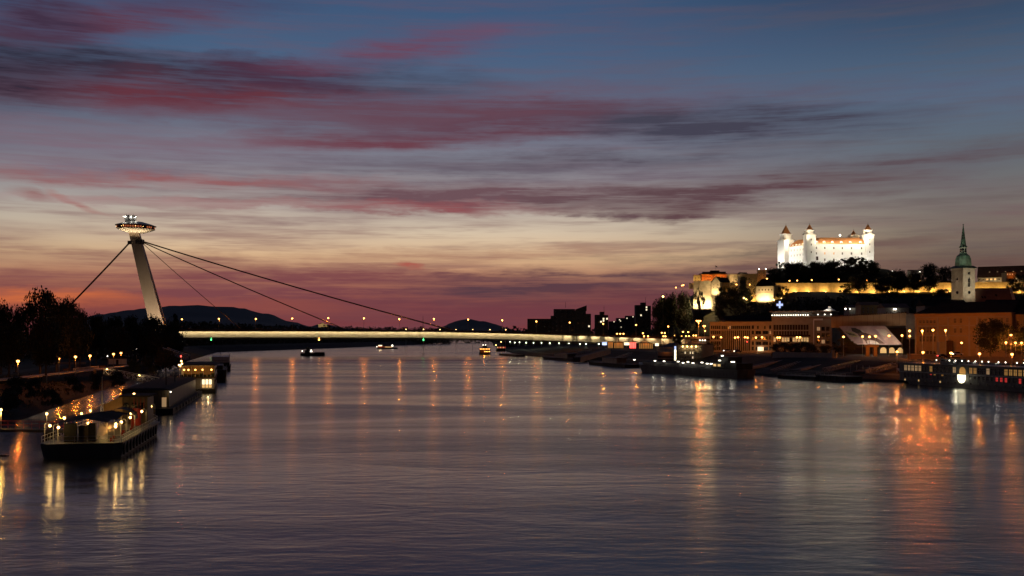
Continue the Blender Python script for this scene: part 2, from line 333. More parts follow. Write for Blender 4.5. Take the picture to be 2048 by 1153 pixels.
def far_hill(name, D, prof, depth, seed):
    mb = MB(); n = 64; k = 9
    x0, x1 = prof[0][0], prof[-1][0]
    def top(px):
        for (a, ya), (b, yb) in zip(prof, prof[1:]):
            if a <= px <= b:
                t = (px - a) / (b - a); t = t * t * (3 - 2 * t) * 0.5 + t * 0.5; return ya + (yb - ya) * t
    for j in range(k + 1):
        s = j / k
        for i in range(n + 1):
            px = x0 + (x1 - x0) * i / n; z = zat(top(px), D)
            prof_s = math.sin(math.pi * min(1, s * 0.5 / 0.6) * 0.5) if s < 0.6 else math.cos((s - 0.6) / 0.4 * math.pi / 2)
            zz = 4 + (z - 4) * prof_s + (mnoise.noise(Vector((px * 0.06, s * 4, seed))) * 9 + mnoise.noise(Vector((px * 0.35, s * 9, seed))) * 4) * prof_s
            p = at(px, HY, D + (s - 0.6) * depth); mb.v.append((p.x, p.y, zz))
    for j in range(k):
        for i in range(n):
            q = j * (n + 1) + i; mb.f.append((q, q + 1, q + n + 2, q + n + 1)); mb.m.append(0)
    return kind(mb.build(name, MT['forest_far'], smooth=True), 'structure')
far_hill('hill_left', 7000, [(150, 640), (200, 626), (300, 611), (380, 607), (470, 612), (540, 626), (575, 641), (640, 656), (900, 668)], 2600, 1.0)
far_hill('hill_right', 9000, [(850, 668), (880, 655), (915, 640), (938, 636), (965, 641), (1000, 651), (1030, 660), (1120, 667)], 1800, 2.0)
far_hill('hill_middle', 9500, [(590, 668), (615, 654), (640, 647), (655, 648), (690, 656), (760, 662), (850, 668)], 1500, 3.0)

# ------------------------------------------------------------------ trees
def leaf_cloud(mb, c, r, n, size, rnd, flat=1.0, shell=0.35):
    for _ in range(n):
        while True:
            d = Vector((rnd.uniform(-1, 1), rnd.uniform(-1, 1), rnd.uniform(-1, 1)))
            if 0.05 < d.length < 1: break
        d = d.normalized() * (shell + (1 - shell) * rnd.random() ** 0.6)
        p = Vector(c) + Vector((d.x * r, d.y * r, d.z * r * flat))
        a = Vector((rnd.gauss(0, 1), rnd.gauss(0, 1), rnd.gauss(0, 0.7))).normalized(); b = a.orthogonal().normalized(); b.rotate(Matrix.Rotation(rnd.uniform(0, 6.28), 3, a)); s = size * rnd.uniform(0.6, 1.4)
        u = b.cross(a) * s * 0.6
        mb.face([p - b * s, p + u, p + b * s, p - u])
def crown(kind_, seed, leaves):
    rnd = random.Random(seed); mb = MB(); tr = MB()
    tr.tube((0, 0, -0.03), (0, 0, 0.32), 0.028, 0.018, 7); 
    if kind_ == 'round': blobs = [(rnd.uniform(-.24, .24), rnd.uniform(-.24, .24), rnd.uniform(.3, .84), rnd.uniform(.1, .2)) for _ in range(38)]; blobs = [(x * (1.25 - abs(z - .55) * 1.5), y * (1.25 - abs(z - .55) * 1.5), z, r) for x, y, z, r in blobs]
    elif kind_ == 'loose': blobs = [(rnd.uniform(-.34, .34), rnd.uniform(-.34, .34), rnd.uniform(.28, .9), rnd.uniform(.05, .12)) for _ in range(34)]
    elif kind_ == 'tall': blobs = [(rnd.uniform(-.13, .13) * (1.35 - z), rnd.uniform(-.13, .13) * (1.35 - z), z, (.17 - .12 * z) * rnd.uniform(.7, 1.2)) for z in [.16 + .8 * i / 25 for i in range(26)]]
    else: blobs = [(rnd.uniform(-.4, .4), rnd.uniform(-.4, .4), rnd.uniform(.1, .8), rnd.uniform(.14, .26)) for _ in range(22)]
    per = leaves // len(blobs)
    for x, y, z, r in blobs:
        leaf_cloud(mb, (x, y, z), r, per, 0.021 if kind_ != 'bush' else 0.035, rnd, 0.85)
        if kind_ != 'bush': tr.tube((0, 0, min(z * 0.8, 0.2 + 0.25 * rnd.random())), (x, y, z), 0.011, 0.003, 4, False)
    leaf_cloud(mb, (0, 0, 0.56), 0.45, leaves // 10, 0.02, rnd, 0.95, 0.8)
    return tr, mb
CROWNS = {}
for kk, nn in (('round', 3), ('loose', 2), ('tall', 2), ('bush', 2)):
    for q in range(nn):
        tr, cr = crown(kk, 40 + q * 7 + len(kk), 5200 if kk != 'bush' else 2200)
        trm = tr.mesh(MT['bark'])
        for lf in ('leaf', 'leaf_dark', 'leaf_lit'):
            CROWNS[kk, q, lf] = (trm, cr.mesh(MT[lf]))
NTREE = [0]
def tree(label, px, py_top, D, wpx, zg, kk='round', lf='leaf_dark', group=None, name='deciduous_tree', cat='tree'):
    p = at(px, HY, D); zt = zat(py_top, D); h = zt - zg; w = wpx * D / F
    NTREE[0] += 1; n = NTREE[0]; q = n % {'round': 3, 'loose': 2, 'tall': 2, 'bush': 2}[kk]
    base_w = {'round': 0.86, 'loose': 0.84, 'tall': 0.42, 'bush': 1.15}[kk]; base_h = {'round': 1.0, 'loose': 1.0, 'tall': 1.02, 'bush': 0.98}[kk]
    t = thing(name, label, cat, (p.x, p.y, zg), R.uniform(0, 6.28), group)
    s = (w / base_w, w / base_w, h / base_h); trm, cr = CROWNS[kk, q, lf]
    place(trm, 'trunk' if kk != 'bush' else 'stem', t, sc=s); place(cr, 'crown', t, sc=s)
    return t
def wood(name, label, cells, lf='leaf_dark'):                      # a far mass of trees that reads as one
    mb = MB(); rnd = random.Random(5)
    for x, y, z, r, n, s in cells: leaf_cloud(mb, (x, y, z), r, n, s, rnd, 0.9, 0.5)
    o = mb.build(name, MT[lf]); kind(o, 'stuff'); o['label'] = label; o['category'] = 'wood'; return o
# far bank woods under and behind the bridge
cells = []
for px in range(345, 905, 7):
    f = (px - 345) / 560; D = 1230 + 1150 * f; top = 641 + 10 * min(1, f * 2.2) + 7 * max(0, f - .45) + R.uniform(-2.5, 2.5)
    zt = zat(top, D)
    for dd in (0, 30):
        p = at(px + R.uniform(-4, 4), HY, D + dd); zz = zt
        while zz > 6:
            r = R.uniform(6, 9); cells.append((p.x, p.y, zz - r, r, 26, 1.9)); zz -= 7.5
for px in range(900, 1330, 9):
    D = 1500 if px > 1000 else 2600; top = 662 - (9 if px > 1005 else 0) + R.uniform(-3, 3); zt = zat(top, D); zz = zt
    p = at(px, HY, D)
    while zz > 6:
        r = R.uniform(7, 10); cells.append((p.x, p.y, zz - r, r, 26, 2.2)); zz -= 8
wood('far_wood', 'dark band of woods along the far banks beneath and behind the bridge', cells)
# trees on the hillside below the castle walls
cells = []
for _ in range(1150):
    X = R.uniform(95, 640); Y = R.uniform(800, 1250 if X < 190 else 1040 if X < 300 else 1108)
    z = hill_z(X, Y); r = R.uniform(4.5, 7.5)
    if Y < 1035 and X < 205: continue
    px_ = CX + X * F / Y; py_ = HY - (z + r * 1.45 - CAMH) * F / Y
    if py_ < (603 if 1372 < px_ < 1562 else 587 if px_ >= 1562 else 586 + (1372 - px_) * .15): continue
    if z > 9: cells.append((X, Y, z + r * 0.55, r, 46, 1.2))
wood('hillside_wood', 'black mass of trees covering the slope below the castle walls', cells)
gl = 'trees of the park on the bank beneath the pylon'
for lb, px, py, D, w, kk in [
 ('broad tree at the photo\'s left edge beside the tallest park tree', 2, 594, 330, 60, 'round'), ('low tree between the left edge and the tallest park tree', 32, 606, 345, 46, 'round'),
 ('tallest tree of the park rising left of the bridge\'s back cable', 80, 568, 335, 74, 'round'), ('tree shouldering the tallest park tree on its right', 113, 588, 350, 58, 'round'), ('tree whose crown meets the foot of the bridge\'s back cable', 139, 588, 365, 50, 'round'),
 ('smaller tree just right of the back cable\'s foot', 160, 612, 420, 42, 'round'), ('low tree left of the pylon foot, below the hill line', 192, 622, 470, 50, 'round'), ('second low tree left of the pylon foot', 228, 627, 500, 46, 'round'),
 ('tree directly in front of the pylon\'s left foot edge', 264, 627, 520, 44, 'round'), ('tree hiding the base of the leaning pylon', 303, 625, 540, 48, 'round'), ('slim pointed tree beside the bridge deck\'s dark end', 351, 627, 560, 22, 'tall'), ('broad dark tree under the slim pointed tree by the deck', 340, 640, 520, 50, 'round'),
 ('dark tree covering the left end of the lit bridge girder', 352, 664, 480, 34, 'round'), ('tree behind the lone park lamp near the left edge', 18, 640, 300, 66, 'round'), ('tree with an orange lit trunk between the lone lamp and lamp row', 92, 630, 300, 70, 'round'), ('dark tree behind the row of three park lamps', 150, 640, 400, 62, 'round'),
 ('dark tree behind the pair of park lamps', 236, 650, 450, 60, 'round'), ('dark tree right of the pair of park lamps', 290, 650, 470, 56, 'round'), ('dark tree near the lone far lamp under the pylon', 320, 660, 440, 46, 'loose'), ('loose orange lit bush on the bank behind the moored botel', 330, 697, 360, 36, 'loose')]:
    tree(lb, px, py, D, w, 6.0, kk, 'leaf_lit' if 'orange' in lb and 'bush' in lb else 'leaf_dark', gl)
cells = []
for px in range(-60, 372, 8):
    D = 560 + R.uniform(-40, 40); top = 650 + R.uniform(-6, 6) + (0 if px < 330 else 14)
    p = at(px, HY, D); zz = zat(top, D)
    while zz > 6.5:
        r = R.uniform(3.5, 5); cells.append((p.x, p.y, zz - r, r, 30, 0.9)); zz -= 4
wood('park_wood', 'unbroken dark undergrowth and trees behind the riverside park lamps', cells)

# ------------------------------------------------------------------ the cable-stayed bridge with its flying-saucer restaurant
DL, DR_, BXL, BXR = 930.0, 1003.0, 330, 1424
def bD(px):                                                        # depth of the bridge axis under a photo column
    a, b = at(BXL, HY, DL), at(BXR, HY, DR_); k = (px - CX) / F
    t = (k * a.y - a.x) / ((b.x - a.x) - k * (b.y - a.y)); return a.y + t * (b.y - a.y)
TOPY = [(300, 659), (600, 659.2), (850, 660.2), (1000, 663), (1150, 668), (1250, 671.5), (1350, 674.5), (1430, 677)]
def interp(tab, x):
    for (a, ya), (b, yb) in zip(tab, tab[1:]):
        if x <= b: return ya + (yb - ya) * (x - a) / (b - a)
    return tab[-1][1]
bridge = thing('cable_stayed_bridge', 'long cable-stayed road bridge with leaning pylon carrying a round restaurant pod', 'bridge', tuple(at(BXL, HY, DL).xy) + (0,))
B0 = bridge.location.copy()
ax = (at(BXR, HY, DR_) - at(BXL, HY, DL)).normalized(); tv = Vector((-ax.y, ax.x, 0))       # along the deck; across it, away from the camera
def bp(px, off=0.0, dz=0.0):                                       # point on the deck's near edge, in the bridge's own frame
    D = bD(px); p = at(px, interp(TOPY, px), D); return p + tv * off + Vector((0, 0, dz)) - B0
cols = list(range(300, 1431, 10))
def strip(name, mat, o0, z0, o1, z1, cs=cols):                     # a long bar swept along the deck
    mb = MB(); n = 0
    for i, px in enumerate(cs):
        for o, z in ((o0, z0), (o1, z0), (o1, z1), (o0, z1)): mb.v.append(tuple(bp(px, o, z)))
    for i in range(len(cs) - 1):
        a = i * 4; b = a + 4
        for j in range(4): mb.f.append((a + j, b + j, b + (j + 1) % 4, a + (j + 1) % 4)); mb.m.append(0)
    for a in (0, (len(cs) - 1) * 4): mb.f.append((a, a + 1, a + 2, a + 3)); mb.m.append(0)
    return mb.build(name, MT[mat], bridge)
strip('deck', 'asphalt', 0, -1.6, 21, -0.8)
strip('edge_beam', 'roof_brown', -0.4, -1.9, 0, 0.0)
strip('edge_beam', 'concrete_dark', 21, -1.9, 21.4, 0.0)
girder = strip('girder', 'steel_pale', 2.6, -7.2, 18.4, -1.6)
strip('bottom_flange', 'concrete_dark', 1.4, -8.0, 19.6, -7.2)
strip('cable_tray', 'concrete_dark', 1.5, -9.0, 2.2, -8.3)
rail = strip('railing', 'steel_dark', -0.3, 1.0, -0.2, 1.1)
strip('railing', 'steel_dark', 21.1, 1.0, 21.2, 1.1)
pst = MB().box(-.06, .06, -.05, .05, 0, 1.0).mesh(MT['steel_dark'])
for px in range(304, 1430, 5): place(pst, 'railing_post', bridge, bp(px, -0.25, 0))
rib = MB().box(-0.12, 0.12, 2.35, 2.6, -7.15, -1.65).mesh(MT['steel_pale'])
fix = MB().box(-1.2, 1.2, 0.5, 0.75, -2.05, -1.9).mesh(MT['steel_grey'])
rza = math.atan2(ax.y, ax.x)
px = 366.0; k = 0
while px < 1378:
    p = bp(px); place(fix, 'light_fitting', bridge, p, rza)
    w = 290 if px < 1120 else 340
    l = light(bridge, p + tv * 0.62 + Vector((0, 0, -2.15)), (1.0, 0.73, 0.36), w, kind_='AREA', sx=9.0 if px < 1120 else 6.0, sy=0.4)
    l.rotation_euler = (math.radians(38), 0, rza)
    place(rib, 'web_stiffener', bridge, bp(px - 9), rza)
    px += 22 if px < 1120 else 28; k += 1
pier = MB()
for px in (1392,): 
    p = bp(px, 5); pier.box(p.x - 1.5, p.x + 1.5, p.y, p.y + 11, 6 - 0, p.z - 8)
pier.build('pier', MT['concrete'], bridge)
for px, mt in ((422, 'glow_green'), (638, 'glow_orange'), (847, 'glow_green')):
    p = bp(px, 1.0, -8.7); MB().tube((p.x, p.y, p.z - .2), (p.x, p.y, p.z + 1.4), .15).ball((p.x, p.y, p.z - .6), 0.7).build('navigation_light', MT[mt], bridge)
# pylon: two legs of one A-frame leaning back over the bank
def leg(p0, p1, w0, w1, d0, d1, name='pylon_leg'):
    mb = MB()
    for p, w, d in ((p0, w0, d0), (p1, w1, d1)):
        for sx, sy in ((-1, -1), (1, -1), (1, 1), (-1, 1)): mb.v.append(tuple(p + ax * (sx * w / 2) + tv * (sy * d / 2)))
    mb.f = [(3, 2, 1, 0), (4, 5, 6, 7), (0, 1, 5, 4), (1, 2, 6, 5), (2, 3, 7, 6), (3, 0, 4, 7)]; mb.m = [0] * 6
    return mb.build(name, MT['pylon_steel'], bridge)
PD = 938.0
foot = at(324.5, 692, PD) - B0; head = at(267.5, 464, PD + 10) - B0
leg(foot, head, 13.0, 8.6, 4.2, 3.4)
leg(foot + tv * 17 + ax * -0.5, head + tv * 3.6, 12.5, 8.6, 4.2, 3.4)
MB().box(-3, 3, -3, 3, -2, 2).build('cable_saddle', MT['steel_dark'], bridge, at(280, 484, PD + 8) - B0)
MB().box(-1.5, 1.5, -2, 2, -1.5, 1.5).build('cable_saddle', MT['steel_dark'], bridge, at(260, 485.5, PD + 8) - B0)
for (x0, y0), (x1, y1), r in (((281, 482), (907, 661.5), .62), ((281, 483), (694, 660.5), .5), ((284, 486), (484, 660), .3), ((259, 486), (140, 611), .75)):
    a = at(x0, y0, PD + 10) - B0
    b = (bp(x1, 10.5, -0.8) if x1 > 300 else at(x1, y1, 915) - B0)
    if x1 > 300:                                                   # keep the cable's foot where the photo shows it on the deck
        b = at(x1, y1, bD(x1) + 10.5) - B0
    n = 8; pts = []
    for i in range(n + 1):
        t = i / n; p = a.lerp(b, t); p.z -= 0.006 * (b - a).length * 4 * t * (1 - t); pts.append(p)
    MB().path(pts, r, 6).build('stay_cable', MT['cable_steel'], bridge)
# the round pod
pod = place(None, 'restaurant_pod', bridge, at(271.7, 455, PD + 12) - B0)
s = (PD + 12) / F
pod.rotation_euler = (0, math.radians(1.6), 0)
MB().lathe([(13 * s, -11.5 * s), (17 * s, -11 * s), (27 * s, -7.8 * s), (35 * s, -4.6 * s), (37 * s, -3.6 * s), (36.4 * s, -3.2 * s)], 48).build('underside', MT['steel_pale'], pod, smooth=False)
for i in range(36):
    t = 2 * math.pi * i / 36
    if math.sin(t) < .3: MB().tube((17 * s * math.cos(t), 17 * s * math.sin(t), -11.05 * s), (35 * s * math.cos(t), 35 * s * math.sin(t), -4.65 * s), .07, .1, 4).build('underside_rib', MT['steel_grey'], pod)
MB().lathe([(36 * s, -3.2 * s), (36.6 * s, 2.6 * s)], 48).build('window_band', MT['glass_brown'], pod)
MB().lathe([(39.3 * s, 2.6 * s), (39.3 * s, 3.3 * s), (30 * s, 6.4 * s), (14 * s, 10.6 * s)], 48).build('roof', MT['steel_grey'], pod)
mull = MB().box(-.16, .16, -.1, .1, -3.1 * s, 2.5 * s).mesh(MT['steel_dark'])
glowp = MB().box(-.75, .75, -.06, .06, -2.2 * s, 0.9 * s).mesh(MT['win_pod'])
dots = MB().box(-.15, .15, -.06, .06, -0.35 * s, 0.35 * s).mesh(MT['glow_warm'])
for i in range(48):
    t = 2 * math.pi * i / 48
    if math.sin(t) < 0.2:
        q = (36.62 * s * math.cos(t), 36.62 * s * math.sin(t), 0); place(mull, 'mullion', pod, q, t + math.pi / 2)
        t2 = t + math.pi / 48; q = (36.75 * s * math.cos(t2), 36.75 * s * math.sin(t2), 0)
        if R.random() < .7: place(glowp, 'lit_pane', pod, q, t2 + math.pi / 2)
        if R.random() < .22: place(dots, 'table_lamp', pod, (37.0 * s * math.cos(t2), 37.0 * s * math.sin(t2), R.uniform(-1.5, 0.5) * s), t2 + math.pi / 2)
dr = (-11.5 * s, 0)
MB().lathe([(9.6 * s, 8 * s), (10.4 * s, 13.5 * s), (12.2 * s, 19.5 * s), (12.2 * s, 22.3 * s)], 24, dr).build('roof_drum', MT['steel_grey'], pod)
MB().lathe([(12.4 * s, 22.3 * s), (12.4 * s, 22.9 * s)], 24, dr).build('roof_terrace', MT['steel_dark'], pod)
for i, t in enumerate((math.radians(a) for a in (-158, -118, -62, -20))):
    c = (dr[0] + 13.2 * s * math.cos(t), 13.2 * s * math.sin(t), 20.4 * s)
    MB().ball(c, 0.4, 8, 5).build('spotlight', MT['glow_white'], pod)
    l = light(pod, (c[0] * 1.06, c[1] * 1.06, c[2] - .9), WHITE, 420, .3)
for dxx in (-8, -3, 6): MB().tube((dr[0] + dxx * s, 0, 22.5 * s), (dr[0] + dxx * s, 0, 26.5 * s), .12).build('antenna', MT['steel_dark'], pod)
for a in (-150, -110, -70, -30):                                   # floodlights that wash the pod's underside and the pylon
    t = math.radians(a); l = light(pod, (30 * s * math.cos(t), 30 * s * math.sin(t), -30 * s), (1.0, 0.72, 0.42), 5600, .4, 'SPOT', size=1.5, blend=.7); aim(l, (-10 * math.cos(t), -10 * math.sin(t), 24))
l = light(bridge, foot + tv * -34 + ax * 2 + Vector((0, 0, 6)), (1.0, 0.74, 0.48), 125000, 1.0, 'SPOT', size=1.15, blend=1.0); aim(l, (head - foot) * .28 + tv * 34)
# street lamps on the deck
def lamp_meshes(h, glow, r, pole=0.13, arm=0.0):
    return (MB().tube((0, 0, 0), (0, 0, h), pole * 1.3, pole * .8, 6).mesh(MT['steel_grey']), MB().box(-arm - .6, arm + .6, -.16, .16, h + .12, h + .3).mesh(MT['steel_grey']), MB().ball((0, 0, h - r * .35), r * 1.15, 10, 6, 0.8).mesh(MT[glow]))  # globe oversized to stand in for the glow around the lamp
_lm = {}
def street_lamp(label, loc, h, glow='glow_orange', r=.5, watts=500, color=ORANGE, group=None, name='street_lamp', pole=.13):
    key = (round(h * 2) / 2, glow, r, pole)
    if key not in _lm: _lm[key] = lamp_meshes(key[0], glow, r, pole)
    h = key[0]; a, b, c = _lm[key]
    t = thing(name, label, 'street lamp', loc, 0, group)
    place(a, 'pole', t); place(b, 'lamp_arm', t); place(c, 'lamp_globe', t)
    if watts: light(t, (0, 0, h - r * 1.5 - .35), color, watts, r * .6)
    return t
for i, px in enumerate((360, 434.5, 509.5, 583, 656, 728, 799.5, 869.5, 938.5, 1007.5, 1076.5, 1144, 1211.5, 1278, 1343)):
    D = bD(px); p = bp(px, 10.5, -.8) + B0
    ytop = (638.5, 638, 637.5, 637, 636.7, 637, 637.5, 638, 639, 641, 643, 645.2, 648, 650, 653)[i]
    h = zat(ytop, D + 10) - p.z
    street_lamp('%s tall lamp post along the bridge deck, counted from the pylon end' % ORD[i], p, h, 'glow_orange', .62, 5200, ORANGE, 'lamp posts on the bridge deck', 'bridge_lamp')
for i, px in enumerate((812, 847, 880, 912, 945.5, 980, 1011.5)):
    D = bD(px) + 60; p = at(px, 658.8 + i * .15, D); zb = p.z - 5
    street_lamp('%s small white road light just behind the bridge railing near mid-span' % ORD[i], (p.x, p.y, zb - 18), 23, 'glow_warm', .38, 0, WARM, 'small road lights behind the bridge')
tw = thing('lattice_mast', 'thin lattice radio mast rising behind the bridge near mid-span', 'mast', at(846, 690, 1150))
mm_ = MB()
for sx in (-1.2, 1.2): mm_.tube((sx, 0, -4), (0, 0, 32), .22, .12, 4)
for q in range(10): mm_.tube((-1.2 + .12 * q, 0, q * 3.2 - 4), (1.1 - .11 * q, 0, q * 3.2 - 1), .1, .1, 4)
mm_.box(-2.5, 2.5, -.1, .1, 20, 20.3).build('lattice', MT['steel_dark'], tw)

# ------------------------------------------------------------------ walls with real openings
def facade(mb, W, z0, z1, ops, depth=0.35, y=0.0):                 # front wall in the x-z plane with window openings and their reveals
    xs = sorted({0.0, W} | {q for o in ops for q in o[:2]}); zs = sorted({z0, z1} | {q for o in ops for q in o[2:4]})
    for i in range(len(xs) - 1):
        cx = (xs[i] + xs[i + 1]) / 2; run = None
        for j in range(len(zs) - 1):
            cz = (zs[j] + zs[j + 1]) / 2
            if any(o[0] < cx < o[1] and o[2] < cz < o[3] for o in ops): run = None; continue
            mb.face([(xs[i], y, zs[j]), (xs[i + 1], y, zs[j]), (xs[i + 1], y, zs[j + 1]), (xs[i], y, zs[j + 1])])
    for a, b, c, d in (o[:4] for o in ops):
        e = y + depth
        mb.face([(a, y, c), (a, e, c), (b, e, c), (b, y, c)]); mb.face([(a, y, d), (b, y, d), (b, e, d), (a, e, d)])
        mb.face([(a, y, c), (a, y, d), (a, e, d), (a, e, c)]); mb.face([(b, y, c), (b, e, c), (b, e, d), (b, y, d)])
    return mb
_wm = {}
def window_mesh(w, h, glass, frame, bars=1):
    key = (round(w, 2), round(h, 2), glass, frame, bars)
    if key not in _wm:
        m = MB(); m.mi = 0; m.face([(0, .06, 0), (w, .06, 0), (w, .06, h), (0, .06, h)]); m.mi = 1; t = min(.12, w * .08)
        m.box(0, w, 0, .1, 0, t); m.box(0, w, 0, .1, h - t, h); m.box(0, t, 0, .1, t, h - t); m.box(w - t, w, 0, .1, t, h - t)
        for i in range(bars): x = w * (i + 1) / (bars + 1); m.box(x - t / 2, x + t / 2, 0.01, .09, t, h - t)
        if h > 1.2 * w: m.box(t, w - t, 0.012, .088, h * .62 - t / 2, h * .62 + t / 2)
        _wm[key] = m.mesh([MT[glass], MT[frame]])
    return _wm[key]
def windows(parent, ops, depth=0.35, glass='glass_dark', frame='steel_dark', lit=(), bars=1, name='window', y=0.0):
    for i, o in enumerate(ops):
        g = o[4] if len(o) > 4 else (lit[i] if isinstance(lit, dict) and i in lit else glass)
        place(window_mesh(o[1] - o[0], o[3] - o[2], g, frame, bars), name, parent, (o[0], y + depth - .14, o[2]))
def block(W, Dp, z0, z1):                                          # sides, back and top behind a facade
    m = MB(); m.face([(W, 0, z0), (W, Dp, z0), (W, Dp, z1), (W, 0, z1)]); m.face([(0, Dp, z0), (0, 0, z0), (0, 0, z1), (0, Dp, z1)])
    m.face([(W, Dp, z0), (0, Dp, z0), (0, Dp, z1), (W, Dp, z1)]); m.face([(0, 0, z1), (W, 0, z1), (W, Dp, z1), (0, Dp, z1)])
    m.face([(0, .5, z0), (W, .5, z0), (W, .5, z1), (0, .5, z1)]); return m
def frame_of(pxl, Dl, pxr, Dr, z=0.0):                             # origin, turn and length of a facade seen between two photo columns
    a, b = at(pxl, HY, Dl), at(pxr, HY, Dr); d = b - a
    return (a.x, a.y, z), math.atan2(d.y, d.x), d.xy.length

# ------------------------------------------------------------------ the castle
N_, R_, L_ = at(1629, HY, 1250), at(1745, HY, 1256), at(1571, HY, 1300)
CS = 1250 / F; ZB, ZC, ZR = 93.0, zat(489.5, 1250), zat(474, 1250)
castle = thing('castle', 'floodlit white castle with four red-capped corner towers on the hilltop', 'castle', (N_.x, N_.y, 0))
n2, r2, l2 = Vector((0, 0)), (R_ - N_).xy, (L_ - N_).xy; k2 = l2 + r2
cwall = MB()
for a, b in ((r2, k2), (k2, l2)): cwall.face([(a.x, a.y, ZB), (b.x, b.y, ZB), (b.x, b.y, ZC), (a.x, a.y, ZC)])
cwall.build('rear_wall', MT['plaster_white'], castle)
fr = place(None, 'front_wall', castle, (0, 0, 0), math.atan2(r2.y, r2.x)); W = r2.length
zr = [zat(y, 1250) for y in (496, 507, 519.6)]
ops = []
for j, z in enumerate(zr):
    for i, px in enumerate((1632.7, 1650.4, 1669, 1686.7, 1705.5, 1726.5)):
        x = (px - 1629) * CS + (.6 if i == 0 else 0); w = 1.9
        if i == 0: continue
        ops.append((x - w / 2, x + w / 2, z - 1.4, z + 1.4, 'win_amber' if (i, j) in ((1, 1), (2, 1)) else 'glass_brown'))
for z, h in ((zr[0], 1.4), (zr[1], 1.4)): ops.append((1.5, 3.3, z - h, z + h, 'glass_brown'))
ops.append((0.6, 4.9, zat(521, 1250), zat(513, 1250), 'glass_brown'))
ops.append((W - 4.6, W - 3.5, zr[0] - .9, zr[0] + .9, 'glass_brown'))
facade(MB(), W, ZB, ZC, ops, .6).build('wall', MT['plaster_white'], fr); windows(fr, ops, .6, frame='paint_white')
lf = place(None, 'side_wall', castle, (l2.x, l2.y, 0), math.atan2(-l2.y, -l2.x)); WL = l2.length
ops = []
for j, z in enumerate(zr):
    for i in range(9):
        x = WL * (0.10 + 0.82 * i / 8); ops.append((x - .8, x + .8, z - 1.4, z + 1.4, 'glass_brown'))
facade(MB(), WL, ZB, ZC, ops, .5).build('wall', MT['plaster_white'], lf); windows(lf, ops, .5, frame='paint_white')
def inset(poly, d):
    c = sum(poly, Vector((0, 0))) / len(poly); return [p + (c - p).normalized() * d for p in poly]
foot4 = [n2, r2, k2, l2]
MB().prism([p + (p - (n2 + k2) / 2).normalized() * .9 for p in foot4], ZC, ZC + .7).build('cornice', MT['plaster_white'], castle)
ri = inset(foot4, 15)
rf = MB(); rf.prism(inset(foot4, .2), ZC + .7, ZR, ri).build('roof', MT['roof_tile'], castle)
dorm = MB().prism([(-1.4, -2.2), (1.4, -2.2), (1.4, 4), (-1.4, 4)], 0, 2.2); dorm.tube((0, -2.2, 2.2), (0, 4, 2.2), 1.4, 1.4, 12); dorm = dorm.mesh(MT['plaster_white'])
dwin = MB().box(-.55, .55, -2.26, -2.2, 0.1, 1.9).mesh(MT['glass_brown'])
for px in (1635, 1650, 1667, 1685.5, 1703.5, 1725):
    d = place(dorm, 'dormer', fr, ((px - 1629) * CS, 3.6, ZC + .9)); place(dwin, 'dormer_window', d)
dl = MB().prism([(-1, -1.4), (1, -1.4), (1, 3), (-1, 3)], 0, 1.6); dl.tube((0, -1.4, 1.6), (0, 3, 1.6), 1.0, 1.0, 10); dl = dl.mesh(MT['plaster_white'])
for i in range(8): place(dl, 'dormer', lf, (WL * (.1 + .78 * i / 7), 3.2, ZC + .9))
def tower(name, p, half, z_body, z_drum, r_drum, z_apex, zb=ZB, rz=0.0):
    t = place(None, name, castle, (p[0], p[1], 0), rz)
    MB().box(-half, half, -half, half, zb, z_body).build('shaft', MT['plaster_white'], t)
    MB().box(-half - .7, half + .7, -half - .7, half + .7, z_body, z_body + .9).build('cornice', MT['plaster_white'], t)
    for a in range(4):
        q = MB(); h = half + .3; q.prism([(-h, -h - .05), (h, -h - .05), (0, -h - .05 + .01)][:3] if False else [(-h, -h), (h, -h), (h, -h + .6), (-h, -h + .6)], z_body + .9, [z_body + .95, z_body + .95, z_body + .96, z_body + .96])
        q.face([(-h, -h, z_body + .9), (h, -h, z_body + .9), (0, -h, z_body + 3.0)]); q.face([(h, -h, z_body + .9), (0, 0, z_body + 3.0), (0, -h, z_body + 3.0)]); q.face([(-h, -h, z_body + .9), (0, -h, z_body + 3.0), (0, 0, z_body + 3.0)])
        o = q.build('gable', MT['plaster_white'], t); o.rotation_euler = (0, 0, a * math.pi / 2)
    MB().lathe([(r_drum, z_body), (r_drum, z_drum - 1.2), (r_drum + .7, z_drum - .8), (r_drum + .7, z_drum)], 16, ph=.2).build('drum', MT['plaster_white'], t)
    MB().lathe([(r_drum - .2, z_drum), (r_drum - 1.4, z_drum + 1.2), (.12, z_apex)], 8, ph=.39).build('spire_roof', MT['roof_tile'], t)
    MB().tube((0, 0, z_apex - .5), (0, 0, z_apex + 1.6), .12).build('finial', MT['steel_dark'], t)
    for q in (-1, 1): light(t, (q * (r_drum + 3.5), -r_drum - 5, z_drum + 1.5), (1.0, .72, .4), 1500, .3)
    slit = MB().box(-.5, .5, -half - .05, -half + .1, 0, 2.2).mesh(MT['glass_brown'])
    for z in (z_body - 6, z_body - 12, z_body - 21): place(slit, 'slit_window', t, (0, 0, z))
    return t
rzc = math.atan2(r2.y, r2.x)
tower('corner_tower', n2 + Vector((-4.6, 4.5)), 5.6, zat(471.5, 1250), zat(460, 1250), 5.0, zat(448, 1250), rz=rzc)
tower('corner_tower', r2 + Vector((-4.2, 4)), 5.3, zat(471.5, 1258), zat(460, 1258), 4.9, zat(448, 1258), rz=rzc)
tower('corner_tower', l2 + Vector((1.0, 2)), 7.2, zat(483, 1300), zat(468.5, 1300), 6.9, zat(450, 1300), rz=rzc + .25)
kp = at(1707, HY, 1308) - N_
tower('corner_tower', (kp.x, kp.y), 5.0, zat(474, 1308), zat(472.5, 1308), 5.2, zat(461, 1308), rz=rzc)
